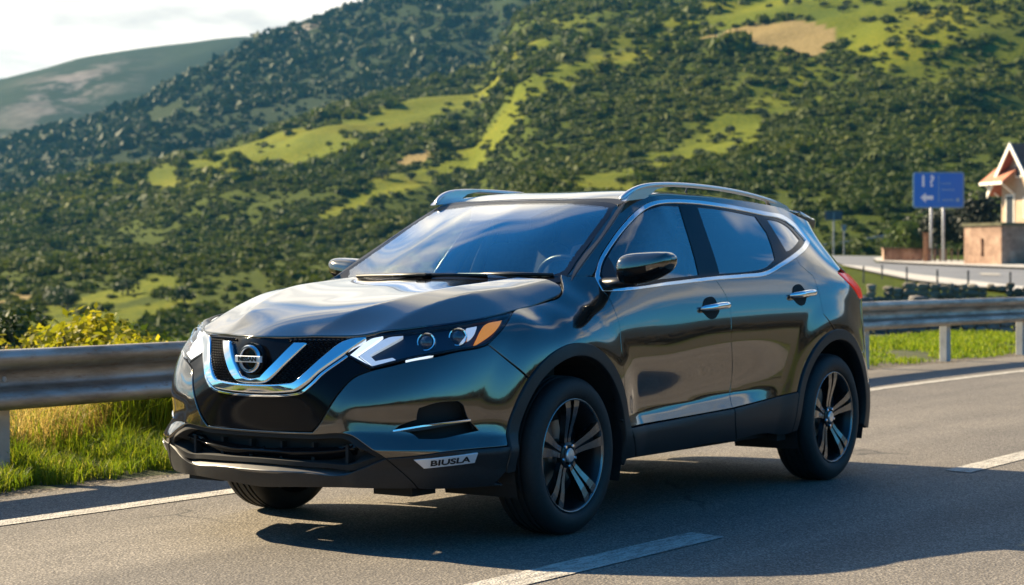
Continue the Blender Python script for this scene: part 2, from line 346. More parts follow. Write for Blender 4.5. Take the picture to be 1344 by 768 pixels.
# even the height field out on a grid, then read it as a cubic B-spline
_s0, _ds, _z0, _dz = -.6, .02, .10, .01
_gs = _s0 + _ds * np.arange(340); _gz = _z0 + _dz * np.arange(160)
_A, _B = np.meshgrid(_gs, _gz, indexing='ij')
_sa = np.abs(_A); _sa = np.where(_sa > S_MAX, 2 * S_MAX - _sa, _sa)
_D = tps_eval(_TB, np.stack([_sa.ravel(), _B.ravel()], 1)).reshape(_A.shape)
def _blur(G, sig, ax):
    k = np.arange(-int(4 * sig) - 1, int(4 * sig) + 2); k = np.exp(-.5 * (k / sig) ** 2); k /= k.sum(); h = len(k) // 2
    pad = [(0, 0), (0, 0)]; pad[ax] = (h, h); G = np.pad(G, pad, mode='reflect', reflect_type='odd')
    return np.apply_along_axis(lambda r: np.convolve(r, k, 'valid'), ax, G)
_D = _blur(_D, 1.6, 1)
_Ds = _blur(_D, 2.2, 0); _Db = _blur(_blur(_D, 9, 0), 1.5, 1)
_w_ = sstep(1.65, 2.25, _A) * sstep(4.65, 4.2, _A); _w_ = _w_ * (1 - sstep(1.04, 1.13, _B) * sstep(3.3, 2.7, _A))
_w_ = _blur(_blur(_w_, 4, 0), 2, 1)
_D = _Ds * (1 - _w_) + _Db * _w_
def _bspl(s, z):
    u = np.clip((s - _s0) / _ds, 1, 336.999); v = np.clip((z - _z0) / _dz, 1, 156.999)
    i = u.astype(int); j = v.astype(int); u = u - i; v = v - j
    def wts(t): return ((1 - t) ** 3 / 6, (3 * t ** 3 - 6 * t * t + 4) / 6, (-3 * t ** 3 + 3 * t * t + 3 * t + 1) / 6, t ** 3 / 6)
    wu, wv = wts(u), wts(v); r = 0
    for a in range(4):
        for b in range(4): r = r + wu[a] * wv[b] * _D[i + a - 1, j + b - 1]
    return r
WB = 2.646; WR = .345
def _sp(t, w): return np.where(t > 6 * w, t, w * np.log1p(np.exp(np.clip(t / w, -50, 6))))
def _ramp(t, a, b, w=.0025): return (_sp(t - a, w) - _sp(t - b, w)) / (b - a)
def body(q, off=0.0):
    q = np.asarray(q, float); s0 = np.abs(q[:, 0]); s = np.where(s0 > S_MAX, 2 * S_MAX - s0, s0); z = q[:, 1]
    D = _bspl(s, z)
    P, N = outline(s)
    X = P + N * D[:, None]
    # swellings round the wheel arches
    for xc in (0.0, -WB):
        r = np.hypot(X[:, 0] - xc, z - WR)
        D = D + np.where(X[:, 1] > .5, .014 * sstep(.66, .50, r), 0)
    # the facet under the fog lamp that faces up, and the fold above it
    w = sstep(.40, .50, s) * sstep(1.30, 1.08, s)
    zt = .492 - .035 * (s - .46)
    D = D + w * (.036 * _ramp(zt - z, 0, .062) - .020 * _ramp(zt - z, .062, .13) - .007 * np.exp(-((z - zt - .05) / .05) ** 2))
    # the scoop along the foot of the doors
    xs = X[:, 0]; w = sstep(-.36, -.62, xs) * sstep(-2.12, -1.5, xs); zc = .458 - .048 * (xs + .5)
    D = D + w * (.012 * sstep(zc - .02, zc - .07, z) - .024 * sstep(zc - .045, zc + .035, z) * (1 - sstep(zc + .05, zc + .30, z)))
    D = D + off
    X = P + N * D[:, None]
    y = np.where((q[:, 0] < 0) != (s0 > S_MAX), -X[:, 1], X[:, 1])
    return np.stack([X[:, 0], y, z], 1)

# bonnet z(x, y)
def _yc1(x): return .21 + .26 * sstep(1.15, .1, x)
def _yc2(x): return .47 + .15 * sstep(1.1, -.2, x)
def _hcr(x, y):
    a = np.abs(y); f = sstep(1.1, .75, x)
    return -.26 * f * _sp(a - _yc2(x), .004) - .22 * f * _sp(a - _yc1(x), .004)
_HP = [(1.034, 0, .879), (1.016, .1, .878), (.980, .202, .877), (.935, .33, .880), (.887, .44, .886), (.80, .52, .909), (.66, .613, .922), (.515, .695, .941), (.36, .727, .960), (.23, .735, .976), (.105, .735, .992),
       (-.03, .733, 1.020), (-.16, .73, 1.049), (-.20, .70, 1.078), (-.22, .66, 1.098), (-.16, .4, 1.106), (-.13, 0, 1.108), (-.145, .2, 1.108),
       (.95, 0, .918), (.90, .2, .924), (.80, 0, .968), (.8, .26, .968), (.72, .45, .956), (.55, 0, 1.024), (.55, .34, 1.030), (.52, .54, 1.006), (.3, 0, 1.064), (.3, .42, 1.072), (.3, .59, 1.048),
       (.1, 0, 1.088), (.1, .47, 1.092), (.1, .61, 1.068), (-.08, .55, 1.100), (-.35, 0, 1.13), (-.35, .5, 1.13)]
_h = np.array([(x, s * y, z) for x, y, z in _HP for s in ((1, -1) if y else (1,))])
_TH = tps_fit(_h[:, :2], _h[:, 2] - _hcr(_h[:, 0], _h[:, 1]), 8e-3)
def hood(q, off=0.0):
    q = np.asarray(q, float)
    return np.stack([q[:, 0], q[:, 1], tps_eval(_TH, q) + _hcr(q[:, 0], q[:, 1]) + off], 1)
# roof z(x, y)
_RP = [(-.955, 0, 1.497), (-.96, .3, 1.490), (-.97, .5, 1.473), (-1.02, .55, 1.490), (-1.2, .58, 1.527), (-1.5, .60, 1.532), (-2.0, .60, 1.524), (-2.5, .575, 1.503), (-2.9, .55, 1.470), (-3.1, .50, 1.440),
       (-1.2, 0, 1.540), (-1.2, .4, 1.538), (-1.5, 0, 1.562), (-1.5, .4, 1.556), (-2, 0, 1.564), (-2, .4, 1.556), (-2.5, 0, 1.545), (-2.5, .4, 1.532), (-2.9, 0, 1.512), (-2.9, .35, 1.500), (-3.2, 0, 1.475), (-3.25, .35, 1.455)]
_r = np.array([(x, s * y, z) for x, y, z in _RP for s in ((1, -1) if y else (1,))])
_TR = tps_fit(_r[:, :2], _r[:, 2], 1e-3)
def roof(q, off=0.0):
    q = np.asarray(q, float); return np.stack([q[:, 0], q[:, 1], tps_eval(_TR, q) + off], 1)
# windscreen x(y, z)
_WP = [(-.10, 0, 1.07), (-.16, .35, 1.07), (-.22, .68, 1.07), (-.17, 0, 1.11), (-.215, .35, 1.11), (-.275, .677, 1.11), (-.55, 0, 1.318), (-.575, .33, 1.315), (-.635, .608, 1.305), (-.953, 0, 1.497), (-.957, .3, 1.491), (-.95, .545, 1.470),
       (-1.02, 0, 1.52), (-1.02, .3, 1.515), (-1.02, .54, 1.50)]
_w = np.array([(x, s * y, z) for x, y, z in _WP for s in ((1, -1) if y else (1,))])
_TW = tps_fit(_w[:, 1:], _w[:, 0], 1e-3)
def wind(q, off=0.0):
    q = np.asarray(q, float); return np.stack([tps_eval(_TW, q) + off, q[:, 0], q[:, 1]], 1)

# ---- lie of the land: u metres up the valley from the lay-by, v metres across it
UX, UY, OX, OY = -.8261, -.5634, 7.1, 5.409
def uv2xy(u, v): return OX + u * UX + v * UY, OY + u * UY - v * UX
def xy2uv(x, y): return (x - OX) * UX + (y - OY) * UY, (x - OX) * UY - (y - OY) * UX
_rng = np.random.RandomState(5); _tab = _rng.rand(256, 256)
def vnoise(x, y):
    xi = np.floor(x).astype(int); yi = np.floor(y).astype(int); fx = x - xi; fy = y - yi
    fx = fx * fx * (3 - 2 * fx); fy = fy * fy * (3 - 2 * fy)
    g = lambda a, b: _tab[a & 255, b & 255]
    return (g(xi, yi) * (1 - fx) + g(xi + 1, yi) * fx) * (1 - fy) + (g(xi, yi + 1) * (1 - fx) + g(xi + 1, yi + 1) * fx) * fy
def fbm(x, y, n=4):
    s = 0; a = .5
    for i in range(n): s = s + a * (vnoise(x * 2 ** i + 17 * i, y * 2 ** i + 31 * i) - .5); a *= .5
    return s
RA_V = [-900, -420, -237, -184, -131, -96, -61, 0, 49, 116, 237, 600, 1200]; RA_Z = [2, 14, 29, 41, 57, 72, 88, 104, 124, 150, 172, 185, 170]
RB_V = [-1400, -700, -422, -324, -265, -193, -141, -121, -45, 88, 400, 1300]; RB_Z = [30, 70, 90, 134, 164, 197, 214, 221, 246, 268, 280, 240]
RC_V = [-2600, -1200, -900, -686, -580, -474, -367, -313, -100, 400, 2000]; RC_Z = [165, 222, 246, 262, 290, 303, 315, 317, 315, 290, 230]
def road_s(x):                                    # the road bends a little away behind the car
    return -.72 * sstep(-1, -11, x) + .25 * sstep(-12.5, -19, x)
def land(u, v):
    u = np.asarray(u, float); v = np.asarray(v, float)
    x, y = uv2xy(u, v)
    right = sstep(-14, 6, v - .0 * u)
    z = right * np.maximum(0, .0165 * (u - 65)) + (1 - right) * (-7 * sstep(16, 60, u))
    z = z * sstep(0, 40, u) + .0
    # a ditch between the verge and the upper road
    w = y - road_s(x)
    z = z - right * 1.1 * sstep(24, 34, u) * sstep(62, 52, u)
    n1 = fbm(u / 160, v / 160, 4); n2 = fbm(u / 45 + 9, v / 45, 3); n3 = fbm(u / 400 + 3, v / 300, 3)
    def hill(V, Z, u0, u1, p, amp):
        t = (u - u0) / (u1 - u0); H = np.interp(v, V, Z)
        g = np.where(t < 1, np.clip(t, 0, 1) ** p, 1 - .5 * np.clip(t - 1, 0, 2))
        return H * g + amp * np.clip(t * 3, 0, 1) * np.clip((1.06 - t) * 6, .15, 1)
    A = hill(RA_V, RA_Z, 235 + 40 * n1, 900, 1.35, 38 * n1 + 12 * n2)
    B = hill(RB_V, RB_Z, 800, 1600, 1.15, 60 * n3 + 16 * n1)
    Cc = hill(RC_V, RC_Z, 1500, 2600, 1.1, 80 * n3 + 20 * n1)
    z = z + np.where(u > 200, np.maximum(np.maximum(A, B), np.maximum(Cc, 0)), 0)
    # the low rise on the other side of the valley, behind the lay-by
    z = z + 16 * sstep(-70, -330, u) + 14 * sstep(-70, -300, u) * (n1 + n2) + 9 * sstep(60, 260, np.abs(v)) * sstep(60, -20, u)
    return z

# ---------------------------------------------------------------- setting: land, road, sky is the world
FU = lambda u, v, dz=0: (*uv2xy(u, v), float(land(np.array([u]), np.array([v]))[0]) + dz)
def in_poly(px, py, poly):
    c = np.zeros(len(px), bool); n = len(poly)
    for i in range(n):
        (x0, y0), (x1, y1) = poly[i], poly[i - 1]
        k = ((y0 > py) != (y1 > py)) & (px < (x1 - x0) * (py - y0) / (y1 - y0 + 1e-12) + x0)
        c ^= k
    return c
GRASS = [[(265.3, -67.4), (283.8, -68.2), (308.5, -68.1), (320.9, -64.5), (333.2, -61.1), (317.8, -57), (299.3, -59), (277.6, -62.3), (256, -63.5)],
    [(765.9, -126.9), (830.7, -124.6), (781.3, -98.8), (765.9, -69.8), (787.5, -47), (824.6, -29.8), (778.2, -6.7), (744.2, -5), (768.9, -21.7), (756.6, -39.2), (707.1, -56.1), (704.1, -75.2), (716.4, -96.2), (725.7, -111.7)],
    [(515.6, -52), (540.3, -46), (574.3, -32), (589.7, -16.7), (606, 3.6), (568.5, 3.4), (568.1, -16.1), (537.2, -27.8), (524.8, -41.6), (506.3, -49.1)],
    [(1399.3, -274.7), (1387, -248.9), (1368.4, -226.7), (1272.6, -196.9), (1257.2, -208.3), (1331.3, -246.7)],
    [(336.3, 12.9), (404.3, 25.1), (447.6, 36.6), (490.8, 52.2), (537.2, 77), (506.3, 77.1), (478.5, 59.7), (425.9, 48.2), (385.8, 34.5), (345.6, 21.4)],
    [(614.4, 1.9), (617.5, 11.6), (642.3, 26.2), (645.3, 40.8), (617.5, 40.7), (608.3, 25.8), (599, 11.3)],
    [(651.5, 58.3), (667, 68.1), (697.9, 78.9), (710.2, 92.9), (645.3, 139.9), (595.9, 128.2), (580.5, 118.7), (574.3, 102.1), (599, 104.2), (639.2, 94.9), (645.3, 75.5)],
    [(209.2, -55.2), (249.8, -62), (265.3, -59.6), (286.9, -53.2), (265.3, -46), (237.5, -48.7), (203.7, -49)]]
DRY = [[(642.3, 59), (642.3, 70.1), (639.2, 78.5), (629.9, 95.2), (608.3, 102.2), (589.7, 103.3), (580.5, 92.5), (592.8, 83.3), (608.3, 74.7), (623.7, 65.6)],
    [(327.1, -86.3), (320.9, -82.1), (305.4, -76.7), (293.1, -75.6), (290, -76.5)],
    [(608.3, -36.3), (611.4, -30.5), (617.5, -23.5), (602.1, -21.7), (589.7, -29.4)]]
def meadow(u, v):
    # how open the hillside is: 1 on the grass clearings, 0 in the scrub; and the dry fields
    uu = u + 34 * fbm(u / 30 + 5, v / 30, 3); vv = v + 16 * fbm(u / 26, v / 26 + 40, 3)
    g = np.zeros(len(u)); d = np.zeros(len(u))
    for p in GRASS:
        c = np.mean(p, 0); P = (np.array(p) - c)
        for k, wgt in ((1.0, 1.0), (1.35, .75), (1.8, .45)) if len(p) == 14 or c[1] > 10 else ((1.0, 1.0), (1.2, .6)): g = np.maximum(g, wgt * in_poly(uu, vv, (P * [1 + (k - 1) * 1.3, 1 + (k - 1) * .8] + c).tolist()))
    for p in DRY: d = np.maximum(d, in_poly(uu, vv, p))
    n = fbm(u / 70 + 60, v / 34 + 8, 4)
    g = np.maximum(g, (n > .26) * .7)
    g = g * (1 - .8 * sstep(14, 40, v) * sstep(330, 280, u))  # fewer clearings at the right foothill, to put its shade into the cover
    g = np.where((u < 0) | ((u > 1050) & (n > .15)), 0, g)
    d = np.maximum(d, (fbm(u / 22 + 11, v / 12 + 70, 3) > .305) * .7)
    return g, d
uu = np.concatenate([np.linspace(-520, -60, 34), np.linspace(-54, 0, 14), np.linspace(3, 70, 46), np.linspace(72, 200, 52), np.linspace(204, 960, 250), np.linspace(966, 1700, 90), np.linspace(1715, 2800, 60), np.linspace(2900, 5000, 6)])
def vgrid(u): return np.concatenate([-np.geomspace(40, 1, 60)[:-1], np.linspace(-1, 1, 120), np.geomspace(1, 40, 60)[1:]])
tv = vgrid(0)
UU = uu[:, None] + 0 * tv[None]
half = np.maximum(14, .30 * np.abs(uu))[:, None]
VV = tv[None] * half
VV = np.where(np.abs(tv)[None] > 1, np.sign(tv)[None] * (half + (np.abs(tv)[None] - 1) * (60 + 0 * half)), VV)
ZZ = land(UU.ravel(), VV.ravel()); XX, YY = uv2xy(UU.ravel(), VV.ravel())
# clear of the carriageway: drop the sheet well under the tarmac
nearroad = (XX > -60) & (XX < 90) & (np.abs(YY - 2.2) < 4.6)
ZZ = np.where((UU.ravel() > -90) & (UU.ravel() < 64), ZZ - .035, ZZ)
g_, d_ = meadow(UU.ravel(), VV.ravel())
nu, nv = UU.shape; I = np.arange(nu * nv).reshape(nu, nv)
quads = np.stack([I[:-1, :-1], I[:-1, 1:], I[1:, 1:], I[1:, :-1]], -1).reshape(-1, 4)
m = mat('hill_ground', (.06, .08, .02), .95); t = NT(m); v = t.geo()
a1 = t.n('ShaderNodeAttribute', attribute_name='grass').outputs['Fac']; a2 = t.n('ShaderNodeAttribute', attribute_name='dry').outputs['Fac']
big = t.noise(v, .02, 6, .6); fine = t.noise(v, .9, 4, .6)
scrub = t.ramp(fine, [(.3, (.030, .048, .003)), (.7, (.075, .094, .005))])
grass = t.ramp(t.math('ADD', t.math('MULTIPLY', big, .5), t.math('MULTIPLY', fine, .5)), [(.35, (.055, .082, .003)), (.52, (.125, .140, .004)), (.68, (.20, .172, .012))])
dry = t.ramp(fine, [(.3, (.17, .125, .045)), (.7, (.29, .215, .09))])
rock = t.ramp(t.noise(v, .05, 5), [(.4, (.16, .13, .11)), (.6, (.26, .22, .19))])
c = t.mix(t.ramp(a1, [(.25, (0, 0, 0)), (.75, (1, 1, 1))]), scrub, grass)
c = t.mix(t.ramp(a2, [(.25, (0, 0, 0)), (.75, (1, 1, 1))]), c, dry)
a3 = t.n('ShaderNodeAttribute', attribute_name='rock').outputs['Fac']
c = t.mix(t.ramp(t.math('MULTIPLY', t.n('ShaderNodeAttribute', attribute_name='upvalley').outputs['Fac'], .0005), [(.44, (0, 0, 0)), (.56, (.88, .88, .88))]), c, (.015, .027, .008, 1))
wood = t.math('LESS_THAN', t.n('ShaderNodeAttribute', attribute_name='upvalley').outputs['Fac'], -30)
c = t.mix(wood, c, t.ramp(fine, [(.3, (.024, .020, .013)), (.7, (.045, .037, .024))]))
c = t.mix(t.math('MULTIPLY', a3, t.ramp(t.noise(v, .012, 5, .65), [(.46, (0, 0, 0)), (.54, (1, 1, 1))])), c, rock)
t.set(Base_Color=c, Specular_IOR_Level=.1); t.bump(t.noise(v, 1.6, 5, .7), .9, .35)
M['hill'] = m
hill = mesh_obj('hillside_ground', np.stack([XX, YY, ZZ], 1), quads, m); tag(hill, kind='structure')
for nm, val in (('upvalley', np.where(VV.ravel() > .42 * np.maximum(UU.ravel(), 0) + 24, -99, UU.ravel())), ('grass', g_), ('dry', d_), ('rock', (np.exp(-(((UU.ravel() - 2330) / 190) ** 2 + ((VV.ravel() + 535) / 60) ** 2)) + np.exp(-(((UU.ravel() - 1530) / 60) ** 2 + ((VV.ravel() + 160) / 32) ** 2))).clip(0, 1))):
    at = hill.data.attributes.new(nm, 'FLOAT', 'POINT'); at.data.foreach_set('value', val.astype(np.float32))

# road: a strip that follows the edge line
def strip(name, xs, off, z, m, kind='structure'):
    V = []; F = []
    for i, x in enumerate(xs):
        b = road_s(x)
        for o in off(x) if callable(off) else off: V.append((x, b + o, z))
    k = len(off(0) if callable(off) else off)
    for i in range(len(xs) - 1):
        for j in range(k - 1): F.append((i * k + j, (i + 1) * k + j, (i + 1) * k + j + 1, i * k + j + 1))
    o = mesh_obj(name, V, [f[::-1] for f in F], m); 
    if kind: tag(o, kind=kind)
    return o
m = mat('asphalt', (.08, .078, .075), .85); t = NT(m); v = t.geo()
vor = t.n('ShaderNodeTexVoronoi', {'Vector': v, 'Scale': 85.0}).outputs['Distance']
vor2 = t.n('ShaderNodeTexVoronoi', {'Vector': v, 'Scale': 150.0}); 
agg = t.n('ShaderNodeSeparateColor', {0: vor2.outputs['Color']}).outputs[0]
base = t.ramp(agg, [(0, (.080, .073, .065)), (.6, (.150, .136, .119)), (1, (.29, .26, .22))])
patch = t.ramp(t.noise(v, .55, 5, .6), [(.3, (.80, .80, .80)), (.7, (1.12, 1.10, 1.06))])
streak = t.ramp(t.noise(t.geo((.15, 2.2, 1)), 1.2, 4), [(.35, (.88, .88, .88)), (.65, (1.06, 1.06, 1.06))])
c = t.mix(1.0, t.mix(1.0, base, patch, 'MULTIPLY'), streak, 'MULTIPLY')
trk = t.n('ShaderNodeMapping', {0: t.n('ShaderNodeNewGeometry').outputs['Position'], 'Scale': (.05, 1, 1)}).outputs[0]
c = t.mix(1.0, c, t.ramp(t.noise(trk, 1.05, 3, .5), [(.38, (.84, .84, .85)), (.62, (1.10, 1.09, 1.07))]), 'MULTIPLY')
stn = t.ramp(t.noise(v, 1.7, 5, .7), [(.66, (0, 0, 0)), (.74, (.55, .55, .55))])
c = t.mix(stn, c, (.045, .042, .038, 1))
crk = t.n('ShaderNodeTexVoronoi', {'Vector': t.n('ShaderNodeMix', {0: .22, 4: v, 5: t.n('ShaderNodeTexNoise', {'Vector': v, 'Scale': 2.5}).outputs['Color']}, data_type='VECTOR').outputs[1], 'Scale': .42}, feature='DISTANCE_TO_EDGE').outputs['Distance']
crack = t.math('MULTIPLY', t.ramp(crk, [(.0, (1, 1, 1)), (.006, (0, 0, 0))]), t.ramp(t.noise(v, .6, 2), [(.56, (0, 0, 0)), (.64, (.8, .8, .8))]))
c = t.mix(crack, c, (.025, .024, .023, 1))
t.set(Base_Color=c, Roughness=t.ramp(agg, [(0, (.9, .9, .9)), (1, (.62, .62, .62))]), Specular_IOR_Level=.4)
t.bump(t.math('SUBTRACT', t.math('MULTIPLY', vor, 1.0), t.math('MULTIPLY', crack, .6)), .38, .010); M['asphalt'] = m
xs = np.concatenate([np.linspace(-120, -26, 30), np.linspace(-25, 12, 150), np.linspace(13, 80, 30)])
erng = np.random.RandomState(3)
def edge(x): return -2.12 - .10 * (vnoise(np.array([x * 1.3]), np.array([3.3]))[0]) - .06 * vnoise(np.array([x * 6.]), np.array([8.3]))[0] - .75 * float(sstep(-3, -11, x))
road = strip('road', xs, lambda x: (edge(x), -1.0, 1.4, 3.8, 5.0), 0.0, m)
def worn(name, seed, sx=1.0):
    m = mat(name, (.72, .70, .64), .75); t = NT(m); v = t.geo()
    w = t.math('ADD', t.math('MULTIPLY', t.noise(t.geo((2, 9, 1)), 3, 6, .7), .6), t.math('MULTIPLY', t.noise(v, 110, 2), .45))
    t.set(Base_Color=t.ramp(w, [(.42, (.14, .13, .115)), (.52, (.36, .335, .29)), (.66, (.54, .51, .45))])); t.bump(t.n('ShaderNodeTexVoronoi', {'Vector': v, 'Scale': 85.0}).outputs['Distance'], .5, .010); return m
M['line'] = worn('worn_white_paint', 1)
o = strip('road_edge_line', xs, (-1.52, -1.375), .004, M['line'])
def dash(x0, x1, y0, y1, skew=.05):
    n = 12; V = []; F = []
    for i in range(n):
        x = x0 + (x1 - x0) * i / (n - 1); b = road_s(x) * .25
        V += [(x, y0 + b, .004), (x + skew, y1 + b, .004)]
    for i in range(n - 1): F.append((2 * i, 2 * i + 1, 2 * i + 3, 2 * i + 2))
    return V, F
mb = MB()
for k, (a, b) in enumerate([(-.34, 2.9), (-6.6, -3.45), (-12.8, -9.6), (-19, -15.8), (-25.2, -22), (6.2, 9.3), (12.4, 15.5)]):
    mb.add(*dash(a, b, 1.235 if a < -3 else 1.285, 1.41 if a < -3 else 1.475))
tag(mb.build('road_centre_dashes', M['line']), kind='structure')
# gravel shoulder between tarmac and grass
m = mat('gravel_shoulder', (.1, .09, .08), .95); t = NT(m); v = t.geo()
vg = t.n('ShaderNodeTexVoronoi', {'Vector': v, 'Scale': 38.0}); sg = t.n('ShaderNodeSeparateColor', {0: vg.outputs['Color']}).outputs[0]
cc = t.ramp(sg, [(0, (.045, .038, .030)), (.6, (.115, .095, .072)), (1, (.24, .20, .155))])
t.set(Base_Color=t.mix(t.ramp(t.noise(v, 2.2, 5), [(.42, (0, 0, 0)), (.6, (.7, .7, .7))]), cc, (.055, .045, .028, 1))); t.bump(vg.outputs['Distance'], .9, .02)
M['gravel'] = m
xs2 = np.linspace(-60, 40, 300)
o = strip('gravel_shoulder', xs2, lambda x: (-3.5 - .7 * float(sstep(-3, -11, x)), edge(x) + .05), -.006, m)
# earth under the verge grass, a low bank
m = var('verge_earth', (.030, .042, .008), (.062, .064, .018), 3, .95, .6, 30, bdist=.03); M['earth'] = m
def verge_h(w): return .10 * sstep(-2.4, -3.4, w) - 7 * sstep(-5.5, -16, w)
V = []; F = []; ws = np.concatenate([np.linspace(-2.35, -5.5, 12), np.linspace(-6, -16, 10)]); xs3 = np.linspace(-9, 16, 60)
for x in xs3:
    for w in ws:
        wj = w + .16 * (vnoise(np.array([x * 1.7]), np.array([w * 2]))[0] - .5)
        V.append((x, road_s(x) + wj, float(verge_h(w)) + .03 * (vnoise(np.array([x * 2]), np.array([w * 3]))[0] - .5) - .012))
k = len(ws)
for i in range(len(xs3) - 1):
    for j in range(k - 1): F.append((i * k + j, i * k + j + 1, (i + 1) * k + j + 1, (i + 1) * k + j))
tag(mesh_obj('verge_bank', V, [f for f in F], m), kind='structure')
V = []; F = []; ws = np.linspace(-3.0, -9, 14); xs3 = np.linspace(-60, -9.1, 90)
for x in xs3:
    for w in ws: V.append((x, road_s(x) * 1.3 + w, float(.06 * sstep(-3.1, -4.2, w)) + .05 * (vnoise(np.array([x * .9]), np.array([w * 2]))[0] - .5) - .02))
k = len(ws)
for i in range(len(xs3) - 1):
    for j in range(k - 1): F.append((i * k + j, i * k + j + 1, (i + 1) * k + j + 1, (i + 1) * k + j))
tag(mesh_obj('verge_ground', V, F, m), kind='structure')
# the far side of the road, behind the camera
m = var('dry_field', (.042, .036, .015), (.075, .060, .026), .5, .95, .5, 12, bdist=.05); M['field'] = m
o = mesh_obj('field', [(-120, 4.9, -.012), (80, 4.9, -.012), (80, 14, -.012), (-120, 14, -.012)], [(0, 1, 2, 3)], m); tag(o, kind='structure')

# the upper road across the valley mouth
RP = [(202.7, 29.3), (214.2, 34.7), (206.4, 38.7), (199.2, 38.5), (174.7, 32.5), (155.5, 29.2), (143.7, 29.8), (123.4, 32.6), (109.2, 34.6), (61.7, 19.6), (71.9, 19), (92.3, 19.1), (117.1, 21.5), (153.4, 25.8), (183.1, 27.9)]
def flat_poly(name, poly, dz, m):
    c = [FU(u, v) for u, v in poly]
    P2 = [Vector((q[0], q[1])) for q in c]
    # refine on the slope
    xs_ = []; 
    r = delaunay_2d_cdt(P2, [], [list(range(len(P2)))], 1, 1e-5)
    V = []
    for q in r[0]:
        u, v = xy2uv(q.x, q.y); V.append((q.x, q.y, max(0.0, .0165 * (u - 65)) + dz))
    F = [f if (V[f[1]][0] - V[f[0]][0]) * (V[f[2]][1] - V[f[0]][1]) - (V[f[1]][1] - V[f[0]][1]) * (V[f[2]][0] - V[f[0]][0]) > 0 else f[::-1] for f in r[2]]
    return mesh_obj(name, V, F, m)
m = var('far_asphalt', (.12, .125, .135), (.17, .175, .185), .3, .7); M['far_asphalt'] = m
tag(flat_poly('upper_road', RP, .10, m), kind='structure')
m = var('pale_concrete', (.36, .34, .31), (.46, .44, .40), .8, .85); M['pale'] = m
tag(flat_poly('upper_pavement', [(141.9, 23.9), (116.8, 21.5), (92, 19.1), (71.7, 18.9), (61.1, 19.4), (66, 21), (80, 21.1), (106.1, 22), (132, 24.3)], .16, m), kind='structure')
tag(flat_poly('traffic_island', [(175.7, 32.7), (186.1, 35.1), (183.1, 36.5), (172, 35.7), (147.5, 38.9), (129, 40.9), (109.2, 34.6), (124, 32.7), (144.5, 29.9), (156.4, 29.4)], .22, M['pale']), kind='structure')
tag(flat_poly('upper_road_marking', [(111.3, 26.8), (109.2, 27.4), (104.2, 26.3), (105.2, 25.5)], .13, M['line']), kind='structure')

